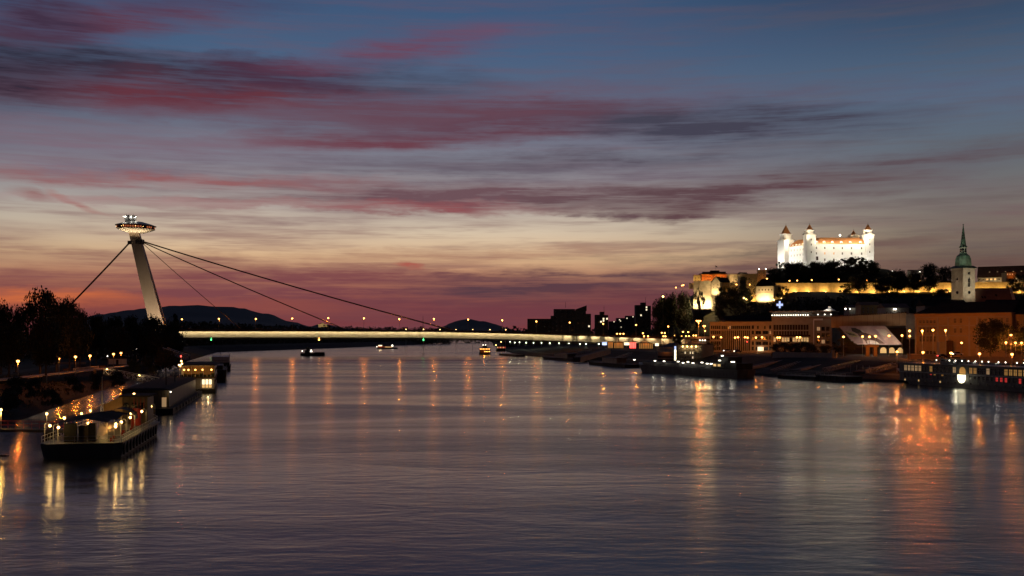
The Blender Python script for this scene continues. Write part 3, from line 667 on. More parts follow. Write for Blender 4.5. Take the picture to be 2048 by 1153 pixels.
sb = at(1680, 471, 1262) - N_
MB().ball((0, 0, 0), 1.2, 10, 6).build('roof_lamp', MT['glow_white'], castle, (sb.x, sb.y, sb.z + N_.z)) if False else MB().ball((sb.x, sb.y, sb.z + N_.z), 1.2, 10, 6).build('roof_lamp', MT['glow_white'], castle)
for x, y, wv_, px in ((6, -27, 34000, 0), (27, -29, 34000, 0), (48, -29, 34000, 0), (68, -27, 34000, 0)):
    l = light(fr, (x, y, 97), (1.0, .93, .8), wv_, 1.0, 'SPOT', size=1.9, blend=.9); aim(l, (0, 24, 22))
for t in (.15, .5, .85):
    l = light(lf, (WL * t, -22, 97), (1.0, .93, .8), 31000, 1.0, 'SPOT', size=1.9, blend=.9); aim(l, (0, 22, 23))
l = light(castle, (l2.x - 22, l2.y - 6, 97), (1.0, .92, .78), 52000, 1.0, 'SPOT', size=1.5, blend=.9); aim(l, (22, 10, 28))
for px in (1640, 1662, 1690, 1712, 1728):                           # unseen lamps hung in the air off the cornice to brighten the tiles
    light(fr, ((px - 1629) * CS, -5.0, ZC + 5.5), (1.0, .82, .55), 8000, .3)
for i in range(4): light(lf, (WL * (.2 + .2 * i), -5, ZC + 5), (1.0, .82, .55), 5000, .3)
for o, w_ in ((n2 + Vector((-12, -14)), 26000), (r2 + Vector((-6, -14)), 26000)): 
    l = light(castle, (o.x, o.y, ZC + 2), (1, .85, .6), w_, .6, 'SPOT', size=1.3, blend=.9); aim(l, (0.5, 14, 13))
fl = at(1613, 471, 1275); flag = thing('flag', 'red and white flag flying beside the castle\'s front corner tower', 'flag', fl)
MB().tube((0, 0, -10), (0, 0, 4), .12).build('flagpole', MT['steel_grey'], flag)
fm = MB()
for i in range(6):
    x0, x1 = -i * .75, -(i + 1) * .75; y0, y1 = .3 * math.sin(i * 1.2), .3 * math.sin((i + 1) * 1.2)
    for q, (z0, z1) in enumerate(((2.4, 3.8), (1.0, 2.4), (-.4, 1.0))): fm.mi = (0, 2, 1)[q]; fm.face([(x1, y1, z0 - .1 * i), (x0, y0, z0 - .1 * (i - 1)), (x0, y0, z1 - .1 * (i - 1)), (x1, y1, z1 - .1 * i)])
fm.build('cloth', [MT['paint_white'], MT['paint_red'], MT['paint_navy']], flag)

# ------------------------------------------------------------------ fortress walls and houses on the hill
def flood(parent, p, d, w, col_=GOLD, size=2.0, blend=.8):
    l = light(parent, p, col_, w, .35, 'SPOT', size=size, blend=blend); return aim(l, d)
def wallseg(name, label, pxl, Dl, pxr, Dr, zb, ytl, thick=2.2, mat='stone', floods=(), fw=1500, cat='wall', crenel=False, fcol=GOLD):
    o, rz, W = frame_of(pxl, Dl, pxr, Dr); zt = zat(ytl, Dl)
    t = thing(name, label, cat, o, rz)
    MB().box(0, W, 0, thick, zb, zt).build('wall', MT[mat], t); MB().box(-.2, W + .2, -.25, thick + .25, zt, zt + .5).build('coping', MT[mat], t)
    b = MB().box(0, .9, -.5, 0, zb, zt - 1.5).mesh(MT[mat]); x = 6.0
    while x < W - 4: place(b, 'buttress', t, (x, 0, 0)); x += 17.0
    fx = MB().box(-.35, .35, -.3, .3, -.4, .2).mesh(MT['steel_dark']); gl_ = MB().ball((0, 0, .3), .42, 8, 5).mesh(MT['glow_warm'])
    for f in floods:
        x = W * f; zf = zb + 4.2
        d = place(fx, 'floodlight', t, (x, -6.0, zf)); place(gl_, 'lens', d); light(t, (x, -4.6, zf + .5), fcol, fw, .4)
    return t
wallseg('castle_wall', 'long floodlit fortress wall running below the castle to the church spire', 1552, 1120, 1925, 1112, 60, 567.5, floods=(.03, .10, .17, .26, .35, .44, .52, .60, .68, .76, .84, .92), fw=6500)
wallseg('castle_wall', 'floodlit fortress wall right of the church tower above the nave roof', 1927, 1112, 2110, 1100, 60, 566, floods=(.1, .25, .42, .62, .8), fw=6000)
def house(name, label, pxl, Dl, pxr, Dr, zb, yt, depth, mat, roof=None, cols=0, rows=0, rh=0.0, glass='glass_brown', cat='building', ww=1.2, wh=1.7, ridge='x', lit={}):
    o, rz, W = frame_of(pxl, Dl, pxr, Dr); zt = zat(yt, Dl)
    t = thing(name, label, cat, o, rz); ops = []
    H = zt - zb
    for r in range(rows):
        for c in range(cols):
            x = W * (c + .5) / cols; z = zt - 1.2 - (r + .5) * (min(H, rows * 3.4) - 1.2) / max(1, rows); g = lit.get((c, r), glass)
            ops.append((x - ww / 2, x + ww / 2, z - wh / 2, z + wh / 2, g))
    facade(MB(), W, zb, zt, ops).build('front_wall', MT[mat], t); block(W, depth, zb, zt).build('walls', MT[mat], t); windows(t, ops, frame='paint_white')
    if roof:
        m = MB(); e = .6; z0 = zt + .01; z1 = zt + rh
        if rh < .8: m.box(-e, W + e, -e, depth + e, z0, z0 + max(rh, .5))
        elif ridge == 'x':
            m.face([(-e, -e, z0), (W + e, -e, z0), (W + e, depth / 2, z1), (-e, depth / 2, z1)]); m.face([(W + e, depth + e, z0), (-e, depth + e, z0), (-e, depth / 2, z1), (W + e, depth / 2, z1)])
            m.face([(-e, -e, z0), (-e, depth / 2, z1), (-e, depth + e, z0)]); m.face([(W + e, -e, z0), (W + e, depth + e, z0), (W + e, depth / 2, z1)])
        elif ridge == 'hip':
            k = min(depth / 2, W / 2.2); m.face([(-e, -e, z0), (W + e, -e, z0), (W - k, depth / 2, z1), (k, depth / 2, z1)]); m.face([(W + e, depth + e, z0), (-e, depth + e, z0), (k, depth / 2, z1), (W - k, depth / 2, z1)])
            m.face([(-e, depth + e, z0), (-e, -e, z0), (k, depth / 2, z1)]); m.face([(W + e, -e, z0), (W + e, depth + e, z0), (W - k, depth / 2, z1)])
        else:
            m.face([(-e, -e, z0), (W / 2, -e, z1), (W / 2, depth + e, z1), (-e, depth + e, z0)][::-1]); m.face([(W + e, -e, z0), (W + e, depth + e, z0), (W / 2, depth + e, z1), (W / 2, -e, z1)])
            g = MB(); g.face([(0, 0, zt), (W, 0, zt), (W / 2, 0, z1 - .3)]); g.build('gable', MT[mat], t)
        m.build('roof', MT[roof], t)
    return t, W, zt
t, W, zt = house('parliament_building', 'broad orange lit flat-roofed building with flag on the hill\'s left shoulder', 1400, 1140, 1453, 1136, 52, 548.7, 26, 'plaster_ochre', 'roof_dark', 9, 2, .6)
o = MB().box(W * .1, W * .98, 3, 22, zt + .5, zt + 2.6); o.box(W * .4, W * .74, 2.5, 20, zt + 2.6, zt + 4.0); o.build('roof_storey', MT['roof_dark'], t)
MB().tube((W * .6, 8, zt + 4), (W * .6, 8, zt + 10), .1).build('flagpole', MT['steel_dark'], t); MB().face([(W * .6, 8, zt + 9.8), (W * .6 + 2, 8.4, zt + 8.4), (W * .6 + 2, 8.4, zt + 7.4), (W * .6, 8, zt + 8.4)]).build('flag_cloth', MT['steel_dark'], t)
for f in (.1, .45, .8): flood(t, (W * f, -5.5, zt - 9), (0, 5, 7), 6500, ORANGE)
t, W, zt = house('columned_wing', 'pale columned wing right of the flat-roofed building on the hill', 1453, 1132, 1477, 1130, 52, 549, 20, 'plaster_cream', 'roof_brown', 0, 0, .5)
cm = MB().tube((0, 0, 0), (0, 0, 8.5), .55, .45, 10).mesh(MT['plaster_cream'])
for i in range(6): place(cm, 'column', t, (W * (i + .5) / 6, -1.1, zt - 9.5))
MB().box(-.3, W + .3, -1.9, .0 - .01, zt - 1.0, zt - .02).build('entablature', MT['plaster_cream'], t); flood(t, (W * .5, -7, zt - 9), (0, 6, 5), 8000, WARM)
wallseg('bastion_wall', 'bright yellow floodlit bastion wall at the hill\'s left end', 1387, 1105, 1423, 1095, 46, 563.5, 7, 'stone_pale', (.15, .5, .85), 16000, fcol=WARM)
t, W, zt = house('corner_lookout', 'tall bright lookout at the left end of the hilltop buildings', 1387, 1122, 1401, 1120, 48, 551.5, 9, 'stone_pale', 'roof_brown', 2, 2, .5); flood(t, (W * .5, -6, zt - 11), (0, 6, 8), 9000, GOLD)
MB().box(-5, -.01, 0.5, 6, zt - 14, zt - 8).build('side_wing', MT['stone_pale'], t)
t, W, zt = house('gabled_house', 'floodlit gabled house with dark steep roof among the hill buildings', 1423, 1092, 1440, 1088, 44, 565, 15, 'stone_pale', 'roof_dark', 2, 2, 6.0, ridge='y'); flood(t, (W * .5, -6.5, zt - 14), (0, 6, 8), 22000, WARM)
t, W, zt = house('long_dark_roofed_house', 'low house with dark roof adjoining the gabled house on the hill', 1440, 1094, 1459, 1096, 44, 565.5, 13, 'plaster_ochre', 'roof_dark', 5, 1, 5.4); flood(t, (W * .4, -6, zt - 12), (0, 6, 6), 900, GOLD)
wallseg('castle_wall', 'orange floodlit wall stretch between columned wing and brown gate tower', 1479, 1128, 1514, 1118, 50, 549.5, 4, 'stone', (.3, .75), 6500)
t, W, zt = house('white_gatehouse', 'small bright white gatehouse with dark roof above the hill wall', 1480, 1150, 1494, 1150, 66, 547.5, 8, 'plaster_white', 'roof_dark', 2, 1, 1.5); flood(t, (W * .5, -5, zt - 5), (0, 4, 4), 1500, WARM)
t, W, zt = house('brown_gate_tower', 'squat brown tower with two white lamps on its roof', 1514.5, 1112, 1532, 1110, 50, 541.5, 9, 'stone', 'roof_brown', 2, 2, .5); flood(t, (W * .6, -6, zt - 12), (0, 6, 4), 1100, ORANGE)
for f in (.2, .98): MB().ball((W * f, 1, zt + 1.6), .7).build('roof_lamp', MT['glow_white'], t)
# the round-cornered bastion with dark hipped roof
o_, rz, W = frame_of(1512, 1062, 1547, 1056); zt = zat(573, 1060); zb = 44
bs = thing('hipped_bastion', 'blocky yellow floodlit bastion with dark hipped roof in front of the wall', 'bastion', o_, rz)
ops = [(W * f - .5, W * f + .5, zt - 4.5, zt - 2.8) for f in (.18, .36, .54, .72, .9)]
facade(MB(), W, zb, zt, ops).build('front_wall', MT['stone_pale'], bs); block(W, 12, zb, zt).build('walls', MT['stone_pale'], bs); windows(bs, ops, glass='glass_brown'); MB().box(-.3, W + .3, -.3, -.01, zt - 7, zt - 6.3).build('string_course', MT['stone_pale'], bs)
m = MB(); m.prism([(-.7, -.7), (W + .7, -.7), (W + .7, 12.7), (-.7, 12.7)], zt, zt + 7.5, [(5, 5.5), (W - 5, 5.5), (W - 5, 6.5), (5, 6.5)]); m.build('roof', MT['roof_dark'], bs)
for f in (.25, .5, .75): flood(bs, (W * f, -5.5, zb + 9), (0, 5, 4), 13000, WARM)
MB().ball((W + .6, -3, zb + 10), .8).build('lamp_globe', MT['glow_warm'], bs); light(bs, (W + .6, -4, zb + 10), GOLD, 900, .4)
t = wallseg('arched_wall', 'short wall with dark arch between bastion and long fortress wall', 1549, 1085, 1561, 1090, 52, 572, 3, 'stone_pale', (.4,), 600)
MB().lathe([(2.0, 0), (2.0, .1)], 20).build('arch_opening', MT['roof_dark'], t, (4, -.56, 60)).rotation_euler = (math.pi / 2, 0, 0)
# buildings far right on the hill
t, W, zt = house('long_barracks', 'long dark-roofed building behind the church spire on the hill', 1955, 1240, 2150, 1190, 70, 556, 20, 'plaster_grey', 'roof_brown', 24, 1, 13.5, lit={(c, 0): 'win_warm' for c in (2, 3, 4, 6, 8, 9, 11, 12, 13)}, ww=2.2, wh=2.2)
for c in (3, 5, 7, 9, 11): MB().box(-.6, .6, -.3, .3, -.6, .6).build('roof_window', MT['win_dim'], t, (W * c / 24, 4.6, zt + 6.3))
for f in (.06, .14, .2, .27, .35, .42): light(t, (W * f, -5, zt - 4.5), WARM, 900, .4)
t, W, zt = house('lit_hill_house', 'orange lit house front beneath the long dark roof at far right', 2013, 1200, 2032, 1200, 68, 545, 12, 'plaster_ochre', 'roof_dark', 4, 1, .5, lit={(0, 0): 'win_warm', (1, 0): 'win_warm', (2, 0): 'win_warm'}); flood(t, (W * .5, -6, zt - 7), (0, 6, 5), 1300, ORANGE)
t, W, zt = house('white_terrace_house', 'pale low house with bright lamps right of the castle trees', 1755, 1240, 1786, 1240, 78, 546, 14, 'plaster_white', 'roof_brown', 5, 1, 1.0)
for f, z in ((.25, -4), (.32, -4.2), (.93, 1.5), (.98, -2)): MB().ball((W * f, -1.5, zt + z), .8).build('lamp_globe', MT['glow_white'], t)
light(t, (W * .3, -4, zt - 3), WHITE, 500, .4)
t, W, zt = house('grey_terrace_house', 'pale house between two trees right of the castle with wall lamp', 1822, 1235, 1842, 1235, 78, 541, 12, 'plaster_grey', 'roof_brown', 4, 1, 1.0)
for f, z in ((.85, -2.2), (.45, -9)): MB().ball((W * f, -1.2, zt + z), .8).build('lamp_globe', MT['glow_white'], t)

# trees around the castle and along the walls
gl = 'trees at the foot of the castle'
for lb, px, py, D, w, kk in [('young tree against the castle\'s left tower', 1561, 521, 1222, 16, 'loose'), ('leftmost broad tree at the castle\'s foot', 1546, 534, 1205, 34, 'round'), ('tree below the castle\'s side wall', 1580, 523, 1200, 34, 'round'), ('tree below the castle\'s front corner tower, left', 1600, 523, 1195, 34, 'round'),
 ('low tree below the castle\'s front corner', 1615, 530, 1190, 30, 'round'), ('tree right below the castle\'s corner tower', 1632, 521, 1200, 34, 'round'), ('tree left of the castle front\'s middle', 1648, 523, 1192, 32, 'round'), ('tallest dense tree before the castle front\'s middle', 1667, 518, 1198, 36, 'round'),
 ('loose see-through tree before the castle front', 1693, 515, 1210, 34, 'loose'), ('tallest see-through tree before the castle front', 1714, 512, 1208, 40, 'loose'), ('see-through tree below the castle\'s right tower', 1733, 518, 1204, 34, 'loose'), ('rightmost tree at the castle\'s right tower foot', 1748, 522, 1200, 26, 'round')]:
    tree(lb, px, py, D, w, hill_z((px - CX) * D / F, D) - 6, kk, 'leaf_dark', gl)
gl = 'trees along the fortress wall'
for lb, px, py, D, w, kk in [('shrubby tree at the wall\'s left end', 1566, 570, 1085, 22, 'loose'), ('small loose tree against the lit wall', 1694, 566, 1090, 26, 'loose'), ('big dark tree crossing the wall under the castle\'s right tower', 1718, 545, 1092, 44, 'round'), ('round dark tree over the wall right of the castle', 1763, 553, 1090, 44, 'round'),
 ('dark tree over the wall below the white terrace house', 1795, 536, 1092, 48, 'round'), ('tall dark tree left of the church spire', 1858, 524, 1096, 44, 'round'), ('broad dark tree just left of the church tower', 1892, 531, 1130, 46, 'round'), ('dark tree between terrace house and tall tree', 1828, 543, 1098, 36, 'round'), ('dark tree at the far right over the wall', 2043, 545, 1085, 34, 'loose'), ('small tree on the wall right of the nave ridge', 2026, 556, 1090, 22, 'loose'),
 ('bushy tree below the wall left of the church', 1886, 577, 1070, 40, 'round'), ('bushy tree below the wall\'s middle', 1780, 583, 1060, 44, 'round')]:
    tree(lb, px, py, D, w, hill_z((px - CX) * D / F, D) - 3, kk, 'leaf_dark', gl)
gl = 'trees on the hill\'s left shoulder'
for lb, px, py, D, w, kk in [('leftmost round tree of the hill silhouette', 1316, 594, 1100, 30, 'round'), ('round tree behind the bright hillside lamp', 1330, 584, 1110, 36, 'round'), ('tree below the small lamps on the hill\'s shoulder', 1348, 582, 1120, 34, 'round'), ('tree left of the bright bastion wall', 1368, 579, 1100, 34, 'round'),
 ('slim tree against the bright bastion wall', 1398, 573, 1065, 20, 'loose'), ('green lit tree before the gabled house', 1449, 571, 1070, 30, 'loose'), ('dark tree right of the gabled house', 1466, 574, 1060, 30, 'round'), ('tall dark tree before the orange wall', 1487, 553, 1075, 28, 'tall'), ('dark tree behind the hipped bastion', 1527, 557, 1100, 30, 'round'), ('dark tree below the gabled house', 1440, 586, 1040, 30, 'round'), ('dark tree left of the hipped bastion', 1488, 586, 1045, 36, 'round')]:
    tree(lb, px, py, D, w, hill_z((px - CX) * D / F, D) - 3, kk, 'leaf' if 'green' in lb else 'leaf_dark', gl)  # the lamplit tree takes a lighter leaf colour to look lit

# ------------------------------------------------------------------ the church
D0 = 800.0; cs = D0 / F
church = thing('church', 'church with white corner-on tower, green copper dome and slender spire', 'church', at(1935.5, HY, D0).xy.to_tuple() + (0,))
tb = place(None, 'tower', church, (0, 8, 0), math.radians(21.5)); hf = 22.0 * cs / math.sqrt(2)
zc, zb = zat(537.5, D0), 22.0
for a, nm in ((0, 'front'), (1, 'side')):
    ops = [(hf - 1.2, hf + 1.2, zat(549, D0), zat(543.5, D0)), (hf - 1.25, hf + 1.25, zat(574, D0), zat(560, D0)), (hf - 1.0, hf + 1.0, zat(588, D0), zat(582, D0))]
    fo = place(None, 'tower_wall', church, (0, 8, 0), math.radians(21.5 - 90 * a)); 
    base_ = place(facade(MB(), 2 * hf, zb, zc, ops, .6).mesh(MT['stone_pale']), 'wall', fo, (-hf, -hf, 0))
    for o in ops[:2]: place(window_mesh(o[1] - o[0], o[3] - o[2], 'glass_dark', 'stone', 1), 'belfry_window', fo, (-hf + o[0], -hf + .45, o[2]))
    MB().prism([(-1.25, -.08), (1.25, -.08), (1.25, .1), (-1.25, .1)], 0, 0.02, [(-1.25, -.08), (1.25, -.08), (1.25, .1), (-1.25, .1)]).build('sill', MT['stone_pale'], fo, (0, -hf, zat(574.3, D0)))
    pt = MB(); pt.face([(-1.25, -.06, 0), (1.25, -.06, 0), (0, -.06, 2.4)]); pt.build('window_point', MT['glass_dark'], fo, (0, -hf, zat(560, D0)))
    MB().lathe([(1.25, 0), (1.25, .12)], 16).build('clock_face', MT['glass_dark'], fo, (0, -hf - .02, zat(585, D0))).rotation_euler = (math.pi / 2, 0, 0)
    MB().box(-hf - .3, hf + .3, -hf - .35, -hf - .01, zat(599, D0), zat(598, D0)).build('string_course', MT['stone_pale'], fo)
    st = MB().box(-.5, .5, -.1, 0, 0, .5).mesh(MT['stone_pale'])
    for q in range(20): place(st, 'quoin', fo, ((-hf + .5) * (1 if q % 2 else -1), -hf, zat(597 - q * 2.8, D0)))
mb = MB()
mb.box(-hf, hf, -hf + .7, hf, zb, zc); mb.build('core', MT['stone_pale'], tb)
MB().box(-hf - .7, hf + .7, -hf - .7, hf + .7, zc, zc + .8).build('cornice', MT['stone_pale'], tb)
P = lambda r, y: (r * cs, zat(y, D0))
MB().lathe([P(27, 536.2), P(25, 534.5), P(19, 531)], 4, ph=math.pi / 4).build('skirt_roof', MT['copper_green'], tb)
MB().lathe([P(17, 532), P(16.5, 526), P(15.8, 518), P(13, 511), P(8, 507), P(7, 504.5)], 8, ph=.39).build('dome', MT['copper_green'], tb)
MB().lathe([P(6.6, 505), P(6.6, 493.5)], 8, ph=.39).build('lantern', MT['stone_pale'], tb)
lo = MB().box(-.7, .7, -.1, .1, zat(504, D0), zat(496, D0)).mesh(MT['glass_dark'])
for a in range(8): place(lo, 'lantern_opening', tb, (6.15 * cs * math.cos(a * .785), 6.15 * cs * math.sin(a * .785), 0), a * .785 + math.pi / 2)
MB().lathe([P(8.6, 493.5), P(8.6, 492.6), P(7, 491), P(6, 490), P(3.4, 470), P(.5, 448)], 8, ph=.39).build('spire', MT['copper_green'], tb)
MB().ball((0, 0, zat(447.5, D0)), .5).build('finial', MT['copper_green'], tb)
nv = place(None, 'nave', church, (9, 4, 0), math.radians(2)); zr_, ze = zat(575.5, 806), zat(608, 800); Ln = 32
m = MB(); m.face([(-3, 0, ze), (Ln - 4, 0, ze), (Ln - 1, 12, zr_), (1, 12, zr_)]); m.face([(Ln - 4, 24, ze), (-3, 24, ze), (1, 12, zr_), (Ln - 1, 12, zr_)]); m.build('roof', MT['roof_brown'], nv)
m = MB(); m.face([(Ln - 4, 0, ze), (Ln + 2, 24, ze), (Ln - 1, 12, zr_)]); m.prism([(-3, .4), (Ln - 4, .4), (Ln - 4, 23), (-3, 23)], 8, ze); m.build('walls', MT['stone_pale'], nv)
MB().prism([(Ln - 4, -.3), (Ln - 1.5, -.3), (Ln + 1.0, 12), (Ln - 1.0, 12)], [ze + .2, ze + .2, zr_ + .2, zr_ + .2], [ze + .7, ze + .7, zr_ + .7, zr_ + .7]).build('gable_coping', MT['stone_pale'], nv)
rfm = MB().prism([(-.7, 0), (.7, 0), (.7, 1.5), (-.7, 1.5)], 0, [.2, .2, 1.8, 1.8]).mesh(MT['roof_dark'])
for x in (6.5, 8.6, 18): place(rfm, 'roof_hatch', nv, (x, 4.2 if x < 10 else 5.6, ze + (4.4 if x < 10 else 6)))
l = light(church, (-27, -6, 36), (1.0, .7, .42), 25000, .6, 'SPOT', size=1.3, blend=.8); aim(l, (27, 12, 19))
light(church, (34, -16, 38), ORANGE, 5200, .5)  # unseen light added to brighten the nave roof
l = light(church, (-16, -30, 66), (.85, 1.0, .75), 30000, .6, 'SPOT', size=.8, blend=.9); aim(l, (16, 38, 22))  # unseen spot added to lift the dark spire and dome
l = light(church, (11, -22, 50), (1.0, .86, .6), 24000, .6, 'SPOT', size=1.3, blend=.8); aim(l, (-11, 28, 10))

# ------------------------------------------------------------------ the quay and its buildings
def grid(W, x0, x1, n, w, rows, h, g='glass_dark', pick=None):
    out = []
    for j, z in enumerate(rows):
        for i in range(n):
            x = x0 + (x1 - x0) * (i + .5) / n; out.append((x - w / 2, x + w / 2, z, z + h, (pick or {}).get((i, j), g)))
    return out
def big_building(name, label, pxl, Dl, pxr, Dr, yt, depth, mat, ops_fn, cat='building', zb=6.8, roof='roof_dark', frame='steel_dark', bars=1, rev=.4):
    o, rz, W = frame_of(pxl, Dl, pxr, Dr); zt = zat(yt, (Dl + Dr) / 2); t = thing(name, label, cat, o, rz)
    ops = ops_fn(W, zt)
    facade(MB(), W, zb, zt, ops, rev).build('front_wall', MT[mat], t); block(W, depth, zb, zt).build('walls', MT[mat], t); windows(t, ops, rev, frame=frame, bars=bars)
    MB().box(-.4, W + .4, -.5, depth + .4, zt + .01, zt + .6).build('cornice', MT[mat], t)
    return t, W, zt
# office block with tall vertical fins
def f_(W, zt):
    r = []
    rows5 = [zt - 4.3 - 3.55 * j for j in range(5)]
    r += grid(W, .6, W * .18, 5, 1.15, rows5, 2.3)
    r += grid(W, W * .19, W * .66, 15, 1.15, [rows5[0]], 2.1, pick={(4, 0): 'win_dim'})
    r += [(W * .19 + W * .47 * (i + .5) / 15 - .55, W * .19 + W * .47 * (i + .5) / 15 + .55, rows5[4] - .3, rows5[0] - 1.1, 'glass_dark') for i in range(15)]
    for j in range(5):
        z = rows5[j]; r += [(W * .68, W * .715, z, z + 2.3, 'glass_dark'), (W * .955, W * .985, z, z + 2.3, 'win_dim' if j == 1 else 'glass_dark')]
        if j: r += [(W * .74, W * .83, z, z + 2.2, 'glass_dark'), (W * .85, W * .94, z, z + 2.2, 'glass_dark')]
        else: r += [(W * .765, W * .79, z, z + 2, 'glass_dark'), (W * .875, W * .9, z, z + 2, 'glass_dark')]
    return r
off, W, zt = big_building('office_block', 'pale five-storey office block with tall vertical window slots beside the bridge ramp', 1419.5, 712, 1544, 690, 645.5, 22, 'plaster_cream', f_)
fin = MB().box(-.25, .25, -.5, -.01, 0, 14.5).mesh(MT['plaster_cream'])
for i in range(16): place(fin, 'facade_fin', off, (W * .19 + W * .47 * i / 15, 0, zt - 19.0))
arch = MB().prism([(-1, 0), (1, 0), (1, .1), (-1, .1)], 0, 2.6); arch.lathe([(1.0, 2.5), (1.0, 2.6)], 12); arch = arch.mesh(MT['win_white'])
for x in (.80, .845): place(arch, 'lit_shop_window', off, (W * x, -.2, 8.0))
light(off, (W * .82, -4, 9.5), WARM, 260, .3)
# hotel
def f_(W, zt):
    r = grid(W, 1.0, W * .62, 13, 1.5, [zt - 8.3, zt - 12.4], 3.3, 'glass_brown'); r += grid(W, 1.0, W * .62, 13, 1.5, [zt - 16.2], 3.0, 'glass_dark', {(i, 0): 'win_warm' for i in (0, 3, 4, 5, 7, 8, 9, 10, 11, 12)})
    r += grid(W, W * .74, W * .97, 3, 2.2, [zt - 9 - 4.1 * j for j in range(3)], 2.6, 'glass_dark', {(0, 0): 'win_dim', (1, 2): 'win_dim'})
    return r
hot, W, zt = big_building('hotel', 'hotel with a row of bright globes under its roof edge and blue cross-shaped roof sign', 1543.5, 690, 1664, 670, 634.5, 24, 'plaster_cream', f_)
MB().box(0, W * .97, 1.2, 20, zt + .6, zt + 3.4).build('top_storey', MT['concrete_dark'], hot); MB().box(-1.5, W * .99, -.6, 21, zt + 3.4, zt + 4.0).build('roof', MT['plaster_cream'], hot)
gb = MB().ball((0, 0, 0), .33, 10, 6).mesh(MT['glow_white'])
for i in range(16): place(gb, 'roof_globe', hot, (W * (.005 + .60 * i / 15), 0.3, zt + 1.3))
for x in (.77, .88, .98): place(gb, 'roof_globe', hot, (W * x, 0.3, zt + 1.5))
for i in range(4): light(hot, (W * (.08 + .17 * i), -.8, zt + 1.4), WHITE, 130, .3)
cr = MB().box(-2.1, 2.1, -.15, .15, -.75, .75); cr.box(-.55, .55, -.16, .16, .75, 2.4); cr.box(-.55, .55, -.16, .16, -2.2, -.75)
cr.build('cross_sign', MT['glow_blue'], hot, (W * .09, 6, zt + 8.3)); MB().tube((W * .09, 6.3, zt + 4), (W * .09, 6.3, zt + 8.3), .15).build('sign_post', MT['steel_dark'], hot)
MB().lathe([(4.2, 0), (1.2, 1.5), (.9, 2.4), (.2, 2.6)], 12, (W * .94, 3)).build('corner_canopy', MT['plaster_white'], hot, (0, 0, zt + 4.05)); light(hot, (W * .94, -2, zt + 4.9), WHITE, 500, .3)
MB().box(W * .70, W * .85, -.3, -.01, zt - 2.2, zt - 1.2).build('entrance_lintel', MT['plaster_white'], hot); MB().box(W * .695, W * .71, -.3, -.01, 7, zt - 2.2).build('entrance_post', MT['plaster_white'], hot)
for i in range(13): MB().box(W * (.02 + .62 * i / 13), W * (.02 + .62 * i / 13) + 2.2, -.7, -.02, zt - 12.7, zt - 11.5).build('balcony', MT['glass_brown'], hot)
# art gallery: a bridging block with a slanted printed banner under it
o, rz, W = frame_of(1662, 640, 1812, 600)
gal = thing('gallery_building', 'plain reddish gallery block raised over a slanting printed banner', 'gallery', o, rz)
zl0, zl1, zr0, zr1 = zat(656, 640), zat(634, 640), zat(651, 600), zat(626.5, 600)
m = MB(); m.prism([(0, 0), (W, 0), (W, 20), (0, 20)], [zl0, zr0, zr0, zl0], [zl1, zr1, zr1, zl1]); m.build('upper_block', MT['plaster_ochre'], gal)
pn = MB().box(-.07, .07, -.03, 0, 0, 1).mesh(MT['roof_brown'])
for i in range(1, 12): place(pn, 'panel_joint', gal, (W * i / 12, 0, zl0 + (zr0 - zl0) * i / 12), sc=(1, 1, zl1 - zl0 - .1))
tt = MB().box(-.3, .3, .2, .5, 0, .7).mesh(MT['roof_brown'])
for i in range(42): place(tt, 'roof_stud', gal, (W * (i + .5) / 42, 0, zl1 + (zr1 - zl1) * (i + .5) / 42))
m = MB(); m.prism([(W, -0.0), (W + 6, 3), (W + 6, 20), (W, 20)], zr0 - 8, zr1 - .4); m.build('side_block', MT['plaster_grey'], gal)
m = MB(); m.box(-3, W + 5, 14, 20, 6.8, zl0 - .1); m.build('rear_wall', MT['concrete_dark'], gal)
# banner
b00, b10, b11, b01 = at(1677.5, 653, 631), at(1782, 652, 606), at(1805, 690, 592), at(1709, 689.5, 616)
ban = thing('printed_banner', 'large slanting lit banner printed with a pale reclining figure on the gallery', 'banner', b01)
U = b11 - b01; V = b00 - b01; nrm = U.cross(V).normalized(); nrm = nrm if nrm.y < 0 else -nrm
def onb(u, v, d=0.0): return U * u + V * v + nrm * d
def patch(name, mat, pts, d):
    m = MB(); m.face([onb(u, v, d) for u, v in pts]); return m.build(name, MT[mat], ban)
pm('banner_cloth', (0.62, 0.48, 0.42), (0.36, 0.24, 0.23), 0.12, detail=3); pm('banner_skin', (0.2, 0.13, 0.11), (0.11, 0.07, 0.06), 0.2, detail=3); pm('banner_dark', (0.05, 0.042, 0.033), None, 0.3); pm('banner_yellow', (0.52, 0.47, 0.24), None, .6); pm('banner_mauve', (0.33, 0.22, 0.24), (0.42, 0.33, 0.32), .15); pm('banner_pale', (0.72, 0.66, 0.58), None, .2)
m = MB(); m.prism([(0, 0), (1, 0), (1, 1), (0, 1)], 0, 1); m = MB()
fr_ = [onb(0, 0), onb(1, 0), onb(1, 1), onb(0, 1)]; bk = [p - nrm * .25 for p in fr_]
m.face(fr_); m.face(bk[::-1])
for i in range(4): m.face([fr_[i], bk[i], bk[(i + 1) % 4], fr_[(i + 1) % 4]])
m.build('cloth', MT['banner_cloth'], ban)
patch('mauve_field', 'banner_mauve', [(0, .06), (.22, .06), (.3, .5), (.16, .5)], .02)
patch('figure_body', 'banner_skin', [(.28, .05), (.66, .05), (.64, .2), (.56, .5), (.44, .64), (.36, .7), (.27, .66), (.26, .45), (.3, .2)], .03)
patch('figure_hair', 'banner_dark', [(.20, .72), (.26, .6), (.30, .62), (.36, .66), (.44, .62), (.40, .78), (.33, .9), (.24, .9)], .05)
patch('figure_face', 'banner_pale', [(.40, .66), (.45, .62), (.44, .76), (.40, .8)], .06)
